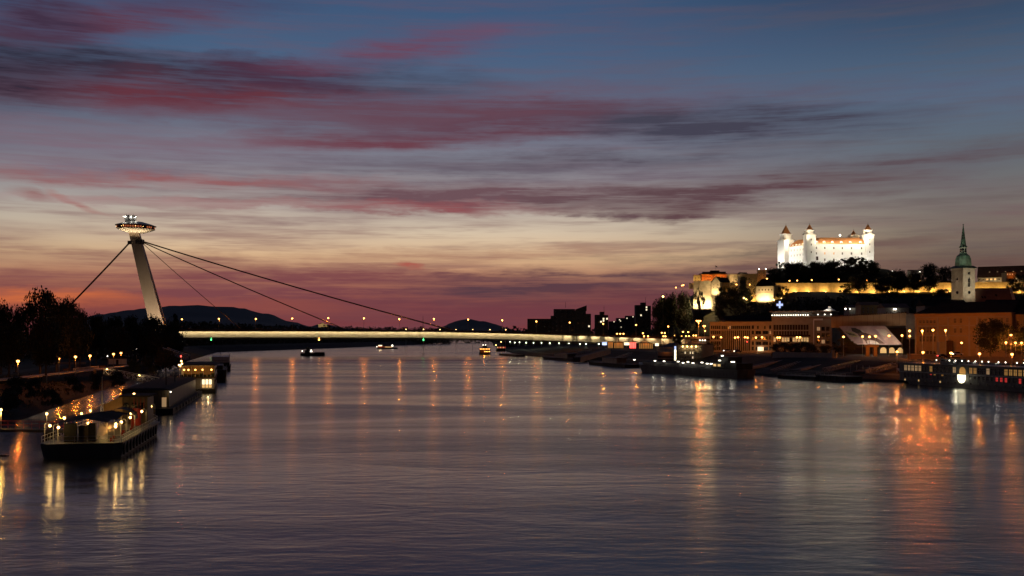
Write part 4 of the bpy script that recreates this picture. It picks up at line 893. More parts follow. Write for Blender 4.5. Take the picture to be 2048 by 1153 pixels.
patch('figure_cloth', 'banner_pale', [(.30, .05), (.55, .05), (.52, .18), (.42, .26), (.33, .2)], .05)
patch('lettering_block', 'banner_yellow', [(.09, .4), (.24, .4), (.22, .62), (.1, .74), (.02, .74)], .04)
for i, (u, v, w, h) in enumerate(((.075, .5, .02, .17), (.10, .5, .02, .14), (.135, .47, .018, .16), (.16, .47, .018, .12), (.195, .45, .015, .12), (.1, .57, .05, .02), (.15, .53, .05, .02))): patch('letter_stroke', 'banner_dark', [(u, v), (u + w, v), (u + w - .2 * h, v + h), (u - .2 * h, v + h)], .06)
patch('pale_panel', 'banner_pale', [(.78, .45), (.98, .45), (.92, .82), (.74, .82)], .03)
patch('panel_emblem', 'banner_mauve', [(.9, .5), (.96, .5), (.94, .6), (.89, .6)], .05)
patch('side_stripe', 'banner_mauve', [(.66, .06), (.72, .06), (.74, .8), (.66, .92)], .02)
for u in (.15, .4, .65, .9): p = onb(u, -.12, 5.5); light(ban, p, (1.0, .82, .6), 1100, .3)
small = thing('small_banner', 'small pale slanted panel left of the big printed banner', 'banner', at(1671, 668, 640))
MB().prism([(-1.5, 0), (6, 0), (6, .2), (-1.5, .2)], 0, .2).build('edge', MT['plaster_grey'], small); m = MB(); m.face([(-1.5, 0, 4.6), (4.2, -1.5, -.2), (9.5, -1.5, -.2), (5, 0, 4.6)]); m.build('panel', MT['plaster_cream'], small)
# arches and gate under the gallery
ag = thing('arcade', 'low wall of three lit round arches under the gallery banner', 'arcade', at(1757, HY, 612).xy.to_tuple() + (6.9,)); zz = .29
aw = MB(); ops = [(1.0, 4.6, 0, 2.0), (6.0, 9.4, 0, 2.0), (11, 14.2, 0, 2.0)]; facade(aw, 17, 0, 5.2, ops, .5); aw.build('wall', MT['concrete_dark'], ag)
for a, b, c, d in ops:
    w = b - a; m = MB(); m.face([(x, 0, z) for x, z in [(0, 0), (w, 0)] + [(w / 2 + w / 2 * math.cos(t * math.pi / 10), 1.6 + w / 2 * math.sin(t * math.pi / 10)) for t in range(11)]]); m.build('lit_arch', MT['win_warm'], ag, (a, -.06, 1.0))
gt = thing('orange_gate', 'square orange lit gateway standing on the quay below the banner', 'gate', at(1732, HY, 560).xy.to_tuple() + (6.9,))
MB().box(0, 2.0, 0, 2, 0, 5).build('gate_pier', MT['plaster_ochre'], gt); MB().box(4.2, 6.0, 0, 2, 0, 5).build('gate_pier', MT['plaster_ochre'], gt); MB().box(-.2, 6.9, -.2, 2.2, 5, 6.3).build('lintel', MT['plaster_ochre'], gt); light(gt, (3, -5, 3.5), ORANGE, 420, .3)
MB().box(-30, -.3, .6, 1.0, 5.0, 5.4).build('side_canopy', MT['concrete_dark'], gt)
# old barracks
def f_(W, zt):
    r = []; a = W * .25
    r += grid(W, 2, a - 1, 5, 1.2, [zt - 4.5], 1.7, 'glass_amber'); r += grid(W, 2, a - 1, 5, 1.25, [zt - 9.4, zt - 14.2], 2.9, 'glass_amber'); r += grid(W, 2, a - 1, 5, 1.5, [7.6], 2.4, 'glass_dark')
    for q in (zt - 4.5, zt - 9.6): r += grid(W, W * .40, W * .52, 2, 1.3, [q], 2.4, 'glass_amber')
    r += grid(W, W * .66, W * .98, 6, 1.3, [zt - 4.5, zt - 9.6, zt - 14.4], 2.3, 'glass_amber')
    return r
bar, W, zt = big_building('old_barracks', 'long orange lit historic barracks with arched windows and dark hipped roof on the quay', 1830, 560, 2024, 520, 629, 24, 'plaster_ochre', f_, frame='plaster_cream')
m = MB(); m.prism([(-.8, -.8), (W + .8, -.8), (W + .8, 25), (-.8, 25)], zt + .61, zt + 6.6, [(9, 11), (W - 2, 11), (W - 2, 13), (9, 13)]); m.build('roof', MT['roof_dark'], bar)
for z in (zt - 1.6, zt - 6.0, zt - 11.2): MB().box(0, W, -.25, -.01, z, z + .4).build('string_course', MT['plaster_cream'], bar)
pil = MB().box(-.45, .45, -.3, -.01, 7, zt - 1.6).mesh(MT['plaster_cream'])
for x in (.01, .25, .36, .58, .66): place(pil, 'pilaster', bar, (W * x, 0, 0))
ped = MB(); ped.prism([(-.95, -.2), (.95, -.2), (.95, -.01), (-.95, -.01)], 0, .25); ped.face([(-.95, -.2, .25), (.95, -.2, .25), (0, -.2, .8)]); ped = ped.mesh(MT['plaster_cream'])
for z in (zt - 6.4, zt - 11.2):
    for i in range(5): place(ped, 'window_pediment', bar, (2 + (W * .25 - 3) * (i + .5) / 5, 0, z))
for i in range(2): place(ped, 'window_pediment', bar, (W * .40 + W * .12 * (i + .5) / 2, 0, zt - 7.1))
MB().box(W * .585, W * .655, -.15, -.01, 9, zt - 1.8).build('blank_panel', MT['plaster_ochre'], bar)
kb = thing('site_hoarding', 'boxy orange lit hoarding leaning against the barracks front', 'hoarding', at(1879, HY, 540).xy.to_tuple() + (6.9,)); MB().box(0, 3.6, 0, 3, 0, 8).build('panel', MT['plaster_grey'], kb); MB().box(3.65, 6.8, -.6, 2, 0, 8.6).build('panel', MT['wood'], kb)
nb, W2, z2 = big_building('neighbour_house', 'orange lit house at the photo\'s right edge beside the barracks', 2025, 522, 2090, 510, 631, 20, 'plaster_ochre', lambda W, zt: grid(W, 1, W - 1, 4, 1.4, [zt - 5, zt - 10, zt - 15], 2.4, 'glass_brown'))
MB().prism([(-.6, -.6), (W2 + .6, -.6), (W2 + .6, 20), (-.6, 20)], z2 + .61, z2 + 6, [(4, 9), (W2 - 4, 9), (W2 - 4, 11), (4, 11)]).build('roof', MT['roof_dark'], nb)
# roofs and houses between quay and hill
for nm, lb, pl, pr, D, yt, yb_, rf_, rh, mt in (
 ('town_house', 'dim town house roof behind the gallery with two small lamps', 1770, 1818, 690, 616, 0, 'roof_brown', 3, 'plaster_grey'), ('town_house', 'dark long roof in front of the church nave', 1850, 1935, 640, 612, 0, 'roof_dark', 4, 'plaster_grey'),
 ('town_house', 'dark roof line right of the church nave', 1985, 2080, 640, 612, 0, 'roof_dark', 4, 'plaster_grey'), ('town_house', 'dim ochre house below the fortress wall left of a dark tree', 1722, 1760, 860, 611, 0, 'roof_brown', 3, 'plaster_ochre'), ('town_house', 'small pale house with lamp on the slope below the wall', 1698, 1718, 900, 616, 0, 'roof_brown', 2.5, 'plaster_grey'), ('town_house', 'black roof behind the office block', 1450, 1540, 760, 640, 0, 'roof_dark', 3, 'concrete_dark')):
    t, Wt, ztt = house(nm, lb, pl, D, pr, D, 6.9, yt, 14, mt, rf_, max(3, int((pr - pl) / 8)), 2, rh)
    if 'lamp' in lb:
        for f in ((.35, .42) if 'two' in lb else (.05,)): MB().ball((Wt * f, -1.2, ztt - 1.0), .55).build('lamp_globe', MT['glow_white'], t)
        light(t, (Wt * .4, -2.5, ztt - 1), WHITE, 120, .3)
# quay wall, kiosks
fwl = wallseg('flood_wall', 'long low dim flood wall along the quay below the dark hedge trees', 1545, 560, 1672, 520, 3.0, 706, .8, 'concrete')
wallseg('flood_wall', 'orange lit low wall on the quay in front of the barracks', 1921, 440, 2045, 416, 4.0, 714.5, .6, 'plaster_ochre')
wallseg('flood_wall', 'orange lit fence wall below the arcade and barracks corner', 1815, 500, 1880, 486, 6.6, 710, .4, 'plaster_ochre')
t = thing('wall_pillar', 'square stone pillar at the end of the quay flood wall', 'pillar', at(1666, HY, 519).xy.to_tuple() + (4,)); MB().box(-.7, .7, -.7, .7, 0, 6.6).build('shaft', MT['concrete'], t); MB().box(-.9, .9, -.9, .9, 6.6, 7).build('cap', MT['concrete'], t)
# floating terminal / botel at the landing
o, rz, W = frame_of(1356, 640, 1405, 628); bt = thing('landing_building', 'pale three-storey landing building with four bright wall lamps behind the passing ship', 'building', o, rz)
zt = zat(690.5, 634); ops = grid(W, .5, W - .5, 9, .8, [zt - 2.6, zt - 5.4, zt - 8.2], 1.4, 'glass_dark', {(2, 1): 'win_white', (4, 1): 'win_white', (5, 1): 'win_white', (5, 2): 'win_white', (2, 0): 'win_dim'})
facade(MB(), W, 1.0, zt, ops).build('front_wall', MT['plaster_grey'], bt); block(W, 12, 1.0, zt).build('walls', MT['plaster_grey'], bt); windows(bt, ops, frame='paint_white')
MB().box(-1, W + .5, -.8, 12.5, zt + .01, zt + .5).build('roof', MT['concrete_dark'], bt)
for f in (.22, .4, .58, .76): MB().ball((W * f, -.55, zt - .9), .42).build('wall_lamp', MT['glow_warm'], bt); light(bt, (W * f, -1.2, zt - 1.3), WARM, 150, .2)
MB().box(-3.2, -.02, -.6, 9, 1.0, zt - .4).build('stair_tower', MT['concrete_dark'], bt)
stw = MB().box(-2.2, -.9, -.68, -.61, 0, 1.8).mesh(MT['win_ivory'])
for i in range(4): place(stw, 'stair_window', bt, (0, 0, 1.6 + 2.0 * i))
MB().box(-2.2, -.9, -.68, -.61, 0, 2.6).build('stair_window', MT['glow_blue'], bt, (0, 0, zt - 3.4))
MB().box(-15, -3.25, 0, 10, 1.0, zt - 4.4).build('low_wing', MT['plaster_grey'], bt)
lw = MB().box(-.3, .3, -.06, -.01, 0, 1.2).mesh(MT['glass_dark'])
for i in range(14):
    for z in (2.4, 4.4): place(lw, 'window', bt, (-14.4 + .8 * i, 0, z))
m = MB(); m.prism([(-13.5, -1), (-3.3, -1), (-3.3, 9), (-13.5, 9)], zt - 1.2, zt - .9, [(-8.5, 3), (-3.3, 3), (-3.3, 5), (-8.5, 5)]) ; m = MB(); m.prism([(-14, -1), (-3.4, -1), (-3.4, 9), (-14, 9)], zt - 1.6, zt + 1.2, [(-7.5, 3), (-3.4, 3), (-3.4, 5), (-7.5, 5)]); m.build('terrace_canopy', MT['paint_navy'], bt); light(bt, (-8.5, -1.5, zt - 2.4), ORANGE, 260, .3)
for x in (-13.6, -3.8): MB().tube((x, -.7, zt - 4.4), (x, -.7, zt - 1.6), .1).build('canopy_post', MT['steel_grey'], bt)
# lit advertising boxes and shop fronts under the bridge ramp
def ad(lb, pl, pr, yt, yb_, D, mt, w):
    a, b = at(pl, yb_, D), at(pr, yt, D); t = thing('advertising_box', lb, 'advertising box', (a.x, a.y, 6.9)); MB().box(0, b.x - a.x, 0, .4, a.z - 6.9, b.z - 6.9).build('casing', MT['steel_dark'], t); MB().box(.1, b.x - a.x - .1, -.05, -.01, a.z - 6.8, b.z - 7.0).build('screen', MT[mt], t)
    MB().box((b.x - a.x) / 2 - .2, (b.x - a.x) / 2 + .2, .1, .3, -3, a.z - 6.9).build('post', MT['steel_dark'], t); light(t, ((b.x - a.x) / 2, -1.5, a.z - 6.5), WHITE, w, .5)
ad('blue-white lit screen on the far quay under the bridge', 1204, 1214, 684.5, 691, 900, 'glow_blue', 200); ad('white lit box next to the red shop front under the bridge', 1248, 1259, 685, 691, 880, 'win_white', 200); ad('white lit box left of the landing building\'s canopy', 1310, 1318, 686.5, 692.5, 760, 'win_white', 200); ad('tiny white lit box beside the green traffic light', 1415, 1420, 697, 703, 650, 'win_white', 150)
def shop(lb, pl, pr, yt, yb_, D, mt, n):
    a, b = at(pl, yb_, D), at(pr, yt, D); W = b.x - a.x; t = thing('kiosk', lb, 'kiosk', (a.x, a.y, 6.9)); h = b.z - 6.9; MB().box(0, W, 0, 5, -2, h).build('walls', MT['concrete_dark'], t); MB().box(-.4, W + .4, -1.2, 5.2, h, h + .3).build('roof', MT['steel_dark'], t)
    g = MB().box(0, W / n * .7, -.05, -.01, .6, h - .5).mesh(MT[mt])
    for i in range(n): place(g, 'lit_pane', t, (W * (i + .15) / n, 0, 0))
    light(t, (W / 2, -2.5, h), ORANGE, 220, .3)
shop('red lit shop front under the bridge ramp', 1259, 1272, 684, 692, 890, 'glow_red', 4); shop('orange lit glazed kiosk left of the white box under the bridge', 1228, 1247, 685, 693, 895, 'win_amber', 7); shop('orange lit kiosk beside the blue-white screen', 1216, 1226, 684, 692, 898, 'win_amber', 4); shop('dim kiosk with amber panes below the ramp', 1278, 1306, 686, 694, 860, 'win_amber', 8)
# far apartment houses
def flats(lb, blocks, D, lit, mt='concrete_dark'):
    a = at(blocks[0][0], HY, D); t = thing('apartment_block', lb, 'building', (a.x, a.y, 6.5), 0, 'far apartment blocks')
    for x0, x1, y1 in blocks:
        X0, X1 = (x0 - blocks[0][0]) * D / F, (x1 - blocks[0][0]) * D / F; H = zat(y1, D) - 6.5
        MB().box(X0, X1 - .05, 0, 16, 0, H).build('block', MT[mt], t)
        wm = MB().box(-.9, .9, -.08, -.01, -.8, .8).mesh(MT['glass_dark']); n = max(1, int((X1 - X0) / 6)); r = max(1, int(min(H, 70) / 9))
        for i in range(n):
            for j in range(r): place(wm, 'window', t, (X0 + (X1 - X0) * (i + .5) / n, 0, H - 4 - j * 6))
    for x, y in lit: p = at(x, y, D) - a; MB().box(-1.0, 1.0, -.2, -.1, -1.1, 1.1).build('lit_window', MT['win_white'], t, (p.x, 0, p.z + a.z - 6.5))
    return t
pm('flats_grey', (0.1, 0.1, 0.105), (0.07, 0.07, 0.075), .2)
flats('low unfinished frame building behind the bridge ramp lamps', [(1055, 1103, 638)], 1350, [])
t = flats('stepped dark apartment building with slanting top behind the bridge', [(1102, 1108, 632), (1108, 1150, 618.5), (1150, 1172, 622), (1172, 1182, 628)], 1350, [(1178, 653)], 'flats_grey'); p0 = (1108 - 1102) * 1350 / F
MB().prism([(0, 2), (14, 2), (14, 14), (0, 14)], 0, [2, 7, 7, 2]).build('slanting_roof', MT['concrete_dark'], t, (32, 0, zat(622, 1350) - 6.5))
flats('slim apartment tower with four lit windows behind the bridge', [(1191, 1201, 630), (1201, 1209, 624), (1209, 1216.5, 630.5)], 1350, [(1207, 638), (1214, 638), (1207, 642), (1202, 644)])
flats('pale distant apartment slabs left of the hill', [(1218, 1233, 643), (1233, 1251, 636.5), (1251, 1273, 632)], 2400, [(1239, 640), (1241, 642.5), (1228, 644), (1266, 634), (1242, 655), (1254, 637)], 'flats_grey')
flats('dark apartment tower against the hill\'s left slope', [(1271.5, 1283, 610.5), (1283, 1292, 605.5), (1292, 1302, 612)], 1500, [(1293, 615), (1293, 620), (1282, 631)])
am = MB().tube((0, 0, 0), (0, 0, 8), .25, .1, 5).mesh(MT['steel_dark'])
for i, (px, y, D) in enumerate(((1131, 616, 1350), (1208, 624, 1350), (1291, 606, 1500))): t = thing('roof_antenna', ('antenna on the stepped dark apartment building', 'antenna on the slim apartment tower', 'antenna on the tower against the hill')[i], 'antenna', at(px, y, D)); place(am, 'rod', t); MB().box(-.8, .8, -.05, .05, 5, 5.2).build('crossbar', MT['steel_dark'], t)
hc = thing('hilltop_ruin', 'tiny floodlit hilltop castle far behind the bridge', 'castle', at(645, 650.5, 9300)); MB().box(-40, 45, 0, 30, -20, 8).build('wall', MT['stone_pale'], hc); MB().box(-12, 12, 2, 20, 8, 20).build('keep', MT['stone_pale'], hc)
for x in (-28, 0, 26): light(hc, (x, -28, 0), WARM, 14000, 2)
# trees on the quay
gl = 'trees on the right quay'
for lb, px, py, D, w, kk, lf_ in [('big round dark tree before the barracks', 1981, 635, 500, 66, 'round', 'leaf_dark'), ('slender loose tree right of the big round tree', 2016, 645, 500, 26, 'loose', 'leaf_dark'), ('dark tree at the right edge of the quay', 2043, 648, 498, 42, 'round', 'leaf_dark'), ('low dark tree at the left end of the quay hedge row', 1562, 684, 570, 36, 'bush', 'leaf_dark'), ('second low dark tree of the quay hedge row', 1585, 682, 566, 38, 'bush', 'leaf_dark'), ('third low dark tree of the quay hedge row', 1607, 682, 562, 38, 'bush', 'leaf_dark'), ('right end low dark tree of the quay hedge row', 1626, 685, 560, 32, 'bush', 'leaf_dark'),
 ('low dark bush left of the gallery banner', 1652, 690, 548, 28, 'bush', 'leaf_dark'), ('second low dark bush left of the gallery banner', 1671, 691, 546, 24, 'bush', 'leaf_dark'), ('loose tree under the left edge of the gallery banner', 1690, 676, 572, 38, 'loose', 'leaf_lit'), ('orange lit loose tree at the bridge ramp corner', 1424, 684, 680, 26, 'loose', 'leaf_lit'), ('orange lit tree above the ramp wall lamps', 1355, 666, 900, 22, 'round', 'leaf_lit')]:
    tree(lb, px, py, D, w, 6.8, kk, lf_, gl)
# ------------------------------------------------------------------ street lamps on the right bank
g = 'street lamps along the right quay'
def lamp_row(pts, fmt, D, zg=6.9, glow='glow_orange', r=.5, w=900, colr=ORANGE, group=g, Ds=None):
    for i, (px, py) in enumerate(pts):
        d = D(px) if callable(D) else D; p = at(px, py, d); h = max(3.0, p.z - zg + r * .3)
        street_lamp(fmt % ORD[i], (p.x, p.y, p.z - round(h * 2) / 2 + r * .3), h, glow, r, w, colr, group)
lamp_row([(1427, 674), (1442, 675), (1470, 675.5), (1476, 675), (1490, 675), (1495, 675.5), (1512, 675.5), (1524, 675)], '%s street lamp in front of the office block, counted from the ramp', lambda x: 700 - (x - 1420) * .16 - 8, w=1250)
lamp_row([(1555, 675.5), (1559.5, 675.5), (1594, 675), (1600, 675), (1637, 674)], '%s street lamp in front of the hotel, counted from the office side', 640, w=1300)
lamp_row([(1687, 674), (1725, 673.5), (1739, 674), (1751, 673), (1778, 672), (1804, 671.5)], '%s street lamp in front of the gallery banner, counted from the hotel side', 560, w=700)
lamp_row([(1819, 662), (1844.5, 662), (1866, 660.5), (1891, 661)], '%s high street lamp before the barracks front, counted from the gallery', 512, w=7500)
lamp_row([(1819.5, 672.5), (1923, 686), (2012, 685.5), (2031, 686), (2043, 686), (2022, 670.5)], '%s lower street lamp before the barracks and trees, counted rightwards', 494, w=4200, r=.4)
lamp_row([(1794, 704), (1846, 705), (1902, 706.5), (1959, 708), (2024, 709)], '%s low bright promenade lamp above the moored cruise ship, counted from its bow', lambda x: 428 - (x - 1794) * .21, zg=3.0, w=3200, r=.42)
lamp_row([(1234, 668), (1240.5, 668), (1247, 668), (1286, 667), (1323.5, 666), (1329.5, 666.5), (1366, 664), (1376.5, 664.5)], '%s small lamp on the hillside road above the bridge ramp, counted from mid-river', 1020, w=160, r=.62)
lamp_row([(1288, 673), (1296, 673), (1327, 673), (1331, 673), (1349.5, 672), (1353.5, 672), (1363, 673), (1372, 673), (1378, 673), (1387, 671.5), (1392, 671.5)], '%s lamp just above the bridge ramp\'s edge, counted from mid-river', lambda x: bD(x) - 30, w=900, r=.6)
lamp_row([(1020, 684), (1029.5, 685.5), (1039, 685), (1052.5, 685.5), (1067, 686), (1083, 686), (1099.5, 686.6), (1118, 687), (1138, 687), (1160, 688), (1172, 688), (1197.5, 688)], '%s greenish-white promenade lamp under the bridge, counted from mid-river', lambda x: 1235 - (x - 1020) * 1.75, glow='glow_greenish', r=.55, w=1300, colr=GREENISH, group='promenade lamps under the bridge')
lamp_row([(1326, 593.5)], 'single bright lamp on the left flank of the castle hill (%s)'.replace(' (%s)', '%.0s'), 1092, zg=28, glow='glow_warm', r=.9, w=500, colr=WARM)
lamp_row([(1352, 575.5), (1364, 571.5), (1367, 570.5)], '%s small orange lamp on the shoulder left of the bastion wall', 1118, zg=40, r=.6, w=300)
lamp_row([(1579, 562), (1594.5, 561.5), (1623.5, 560.5), (1677.5, 559.5), (1733.5, 561), (1752, 561), (1838.5, 562)], '%s orange lamp on the walk above the long fortress wall, counted from the left', 1133, zg=70, r=.62, w=300)
lamp_row([(1473, 569.5), (1499, 569.5), (1534, 558)], '%s warm lamp among the hill walls left of the castle', 1100, zg=56, r=.7, w=500, colr=GOLD)
lamp_row([(1488, 596.5), (1493, 599)], '%s bright lamp on the path left of the hipped bastion', 1042, zg=46, glow='glow_warm', r=.8, w=1400, colr=WARM)
lamp_row([(1691, 618)], '%s white lamp above the hotel roof on the slope'.replace('%s ', '%.0s'), 700, zg=20, glow='glow_white', r=.55, w=150, colr=WHITE)
mst = thing('light_mast', 'tall light mast with cluster of lamps at the bridge ramp end', 'street lamp', at(1397, 690, 700)); MB().tube((0, 0, -6), (0, 0, 15.5), .3, .18, 8).build('pole', MT['steel_pale'], mst)
for x in (-1.3, -.45, .45, 1.3): MB().ball((x, 0, 15.9), .42).build('lamp_globe', MT['glow_orange'], mst)
MB().box(-1.6, 1.6, -.2, .2, 16.2, 16.5).build('lamp_arm', MT['steel_grey'], mst); light(mst, (0, -.5, 14.6), ORANGE, 4500, .6)
m2 = thing('light_mast', 'slim double-headed lamp mast right of the tall light mast', 'street lamp', at(1408.5, 690, 690)); MB().tube((0, 0, -6), (0, 0, 12.2), .16, .12, 6).build('pole', MT['steel_grey'], m2)
for x, z in ((-.5, 12.3), (.5, 12.3), (.6, 9)): MB().ball((x, 0, z), .42).build('lamp_globe', MT['glow_orange'], m2)
light(m2, (0, -.5, 11.2), ORANGE, 1200, .4)
tl = thing('traffic_light', 'green traffic light at the bridge ramp corner', 'traffic light', at(1421, 697, 640)); MB().tube((0, 0, -3), (0, 0, .6), .1).build('pole', MT['steel_dark'], tl); MB().box(-.3, .3, -.2, .2, .4, 1.8).build('housing', MT['steel_dark'], tl); MB().ball((0, -.3, .7), .4).build('signal', MT['glow_green'], tl)
tl = thing('traffic_light', 'red traffic light before the office block entrance', 'traffic light', at(1494, 689, 600)); MB().tube((0, 0, -3), (0, 0, .6), .1).build('pole', MT['steel_dark'], tl); MB().box(-.3, .3, -.2, .2, .4, 1.8).build('housing', MT['steel_dark'], tl); MB().ball((0, -.3, 1.4), .32).build('signal', MT['glow_red'], tl)
rp = thing('ramp_wall', 'orange lit concrete ramp wall where the bridge meets the office block', 'wall', at(1372, HY, 760).xy.to_tuple() + (0,)); MB().box(0, 18, 0, 8, zat(678, 760), zat(673.5, 760)).build('upper_deck', MT['concrete'], rp); MB().box(2, 14, .5, 7, zat(691, 760), zat(685.5, 760)).build('lower_deck', MT['concrete'], rp); MB().box(4, 5, 2, 5, 6, zat(678, 760)).build('pier', MT['concrete'], rp); light(rp, (9, -4, zat(671, 760)), ORANGE, 900, .4)
for i in range(3): MB().ball((10 + i * 1.9, -.5, zat(681, 760)), .42).build('lamp_globe', MT['glow_white'], rp)
def car(lb, px, py, D, mt, lights_):
    p = at(px, HY, D); t = thing('parked_car', lb, 'car', (p.x, p.y, zat(py, D)), R.uniform(-.2, .2), 'cars on the quay road')
    b = MB(); b.prism([(-2.1, -.85), (2.1, -.85), (2.1, .85), (-2.1, .85)], .35, .85); b.build('body', MT[mt], t); c = MB(); c.prism([(-1.4, -.8), (1.1, -.8), (1.1, .8), (-1.4, .8)], .85, 1.45, [(-1.0, -.65), (.5, -.65), (.5, .65), (-1.0, .65)]); c.build('cabin', MT['glass_dark'], t)
    wh = MB().tube((0, -.12, 0), (0, .12, 0), .33, .33, 12).mesh(MT['roof_dark'])
    for x in (-1.3, 1.3):
        for y in (-.8, .8): place(wh, 'wheel', t, (x, y, .33))
    hl = MB().ball((0, 0, 0), .22).mesh(MT['glow_white'] if lights_ else MT['glow_red'])
    for y in (-.6, .6): place(hl, 'headlight', t, (-2.12, y, .65))
    for y in (-.3,): light(t, (-3, 0, .7), WHITE, 40, .2) if lights_ else None
for a in (('white car with headlights on before the office block', 1455, 704, 600, 'paint_white', 1), ('dark car with headlights on right of the white car', 1476, 705, 590, 'paint_navy', 1), ('pale car on the quay below the barracks\' left wing', 1916, 711, 480, 'paint_white', 1), ('dark van-like car right of the pale quay car', 1885, 715, 470, 'paint_navy', 0)): car(*a)

# ------------------------------------------------------------------ boats
def rail(mb, pts, h=1.0, step=2.0, r=.04):
    for a, b in zip(pts, pts[1:]):
        a, b = Vector(a), Vector(b); n = max(1, int((b - a).length / step))
        for i in range(n + 1): p = a.lerp(b, i / n); mb.tube(p, p + Vector((0, 0, h)), r, r, 4, False)
        for z in (h * .5, h): mb.tube(a + Vector((0, 0, z)), b + Vector((0, 0, z)), r, r, 4, False)
    return mb
def hullshape(L, B, z, bow=8.0, stern=1.2, flare=.6, sheer=.8, keel=-1.0):
    top = [(0, stern), (stern, 0), (L - bow, 0), (L - bow * .45, B * .16), (L, B / 2), (L - bow * .45, B * .84), (L - bow, B), (stern, B), (0, B - stern)]
    bot = [(flare, stern + flare), (stern + flare, flare), (L - bow, flare), (L - bow * .5, B * .2), (L - 2 * flare - 1, B / 2), (L - bow * .5, B * .8), (L - bow, B - flare), (stern + flare, B - flare), (flare, B - stern - flare)]
    zt = [z, z, z, z + sheer * .5, z + sheer, z + sheer * .5, z, z, z]
    return MB().prism(bot, keel, zt, top), top, zt
def boat_frame(pr, far):                                           # near right waterline corner and its direction away from the camera
    a = Vector((pr.x, pr.y)); d = (Vector((far.x, far.y)) - a).normalized(); return (a.x, a.y, 0), math.atan2(d.y, d.x), d
def along(orig, d, px):                                            # how far along that edge a photo column lies
    k = (px - CX) / F; return (k * orig[1] - orig[0]) / (d.x - k * d.y)
# the restaurant ship in front
o, rz, d = boat_frame(onz(244, 917), onz(317, 870)); L, B = 46.0, 11.6
ship = thing('restaurant_ship', 'old ship turned restaurant with canopies and glowing rail lamps, nearest boat', 'ship', o, rz)
h, top, zt = hullshape(L, B, 2.25); h.build('hull', MT['hull_grey'], ship)
m = MB(); tp = [(a * .985 + .3, b * .985 + .08) for a, b in top]; m.prism(tp, [z - .35 for z in zt], [z - .25 for z in zt]); m.build('deck', MT['wood'], ship)
fen = MB().box(-.28, .28, -.16, .1, .35, 2.1).mesh(MT['hull_dark'])
for i in range(12): place(fen, 'fender', ship, (2.0 + 2.95 * i, .08, 0))
MB().box(.1, L - 8, -.1, .0, 2.1, 2.35).build('rubbing_strake', MT['paint_cream'], ship)
rl = rail(MB(), [(.2, B - 1.5, 2.2), (.2, 1.4, 2.2), (1.4, .2, 2.2), (L - 8.5, .2, 2.25), (L - 4, B * .18, 2.6), (L - .6, B / 2, 3.0)], 1.1, 1.7); rail(rl, [(1.4, B - .2, 2.2), (L - 8.5, B - .2, 2.25)], 1.1, 1.7); rl.build('railing', MT['steel_pale'], ship)
def goose(x, y, ztop, s=1, mt='glow_warm', w=55):
    m = MB(); zb = 2.2; pts = [(x, y, zb), (x, y, ztop - .1)] + [(x, y + s * .35 * (1 - math.cos(a)), ztop - .1 + .35 * math.sin(a)) for a in (.6, 1.2, 1.8, 2.5, 3.1)]
    t = m.path(pts, .045, 5).build('lamp_bracket', MT['steel_pale'], ship); e = pts[-1]
    MB().ball((e[0], e[1], e[2] - .12), .2, 10, 6).build('lamp_globe', MT[mt], ship); light(ship, (e[0], e[1], e[2] - .5), (1, .62, .2), w, .12)
for px, py in ((231, 852), (244.6, 847), (255, 843), (272, 834), (294.5, 822), (312, 812)):
    x = max(.6, along(o, d, px + 1.5)); D = o[1] + d.y * x; goose(min(x, 37), .3, zat(py, D) + .1, 1)
goose(40.5, 1.6, zat(805, 195), 1)
goose(.5, B - 2, zat(854, 152), -1); goose(1.5, B - .6, zat(849, 154), -1)
# awnings, cabin, funnel
m = MB()
for i in range(8):
    x0, x1 = 2.2 + 2.5 * i, 2.2 + 2.5 * (i + 1); s0, s1 = .22 * math.sin(i * 1.5), .22 * math.sin((i + 1) * 1.5)
    m.face([(x0, 2.4, 5.1 + s0), (x0, 5.6, 5.7 + s0), (x1, 5.6, 5.7 + s1), (x1, 2.4, 5.1 + s1)]); m.face([(x0, 5.6, 5.7 + s0), (x0, 9.6, 5.0 + s0), (x1, 9.6, 5.0 + s1), (x1, 5.6, 5.7 + s1)])
m.build('awning', MT['canvas_grey'], ship)
ap = MB().tube((0, 0, 2.1), (0, 0, 5.1), .06, .06, 6).mesh(MT['steel_pale'])
for x in (2.4, 8, 14, 20): place(ap, 'awning_post', ship, (x, 2.5, 0)); place(ap, 'awning_post', ship, (x, 9.4, 0))
for y0, y1 in ((4.2, 5.2), (6.9, 8.6)): MB().box(2.6, 3.4, y0, y1, 2.0, 5.0).build('serving_cabinet', MT['hull_dark'], ship)
MB().box(3.6, 3.7, 5.3, 6.8, 2.0, 4.6).build('bar_back', MT['paint_cream'], ship)
m = MB(); 
for i in range(9):
    a0, a1 = math.pi * i / 9, math.pi * (i + 1) / 9
    m.face([(22.5, 4.2 - 2.3 * math.cos(a0), 3.9 + 1.9 * math.sin(a0)), (22.5, 4.2 - 2.3 * math.cos(a1), 3.9 + 1.9 * math.sin(a1)), (27, 4.2 - 2.3 * math.cos(a1), 3.9 + 1.9 * math.sin(a1)), (27, 4.2 - 2.3 * math.cos(a0), 3.9 + 1.9 * math.sin(a0))])
m.build('hooped_canopy', MT['hull_dark'], ship)
cab = place(None, 'wheelhouse', ship, (30.5, .9, 2.1)); ops = [(.5 + 1.35 * i, 1.4 + 1.35 * i, 2.4, 3.8) for i in range(4)]
MB().box(0, 7, 0, 4.2, 0, 5.2).build('walls', MT['paint_cream'], cab); MB().box(-.5, 7.5, -.5, 4.7, 5.2, 5.45).build('roof', MT['canvas_grey'], cab)
wf = MB().box(-.06, -.01, 0, .8, 0, 1.2).mesh(MT['glass_dark'])
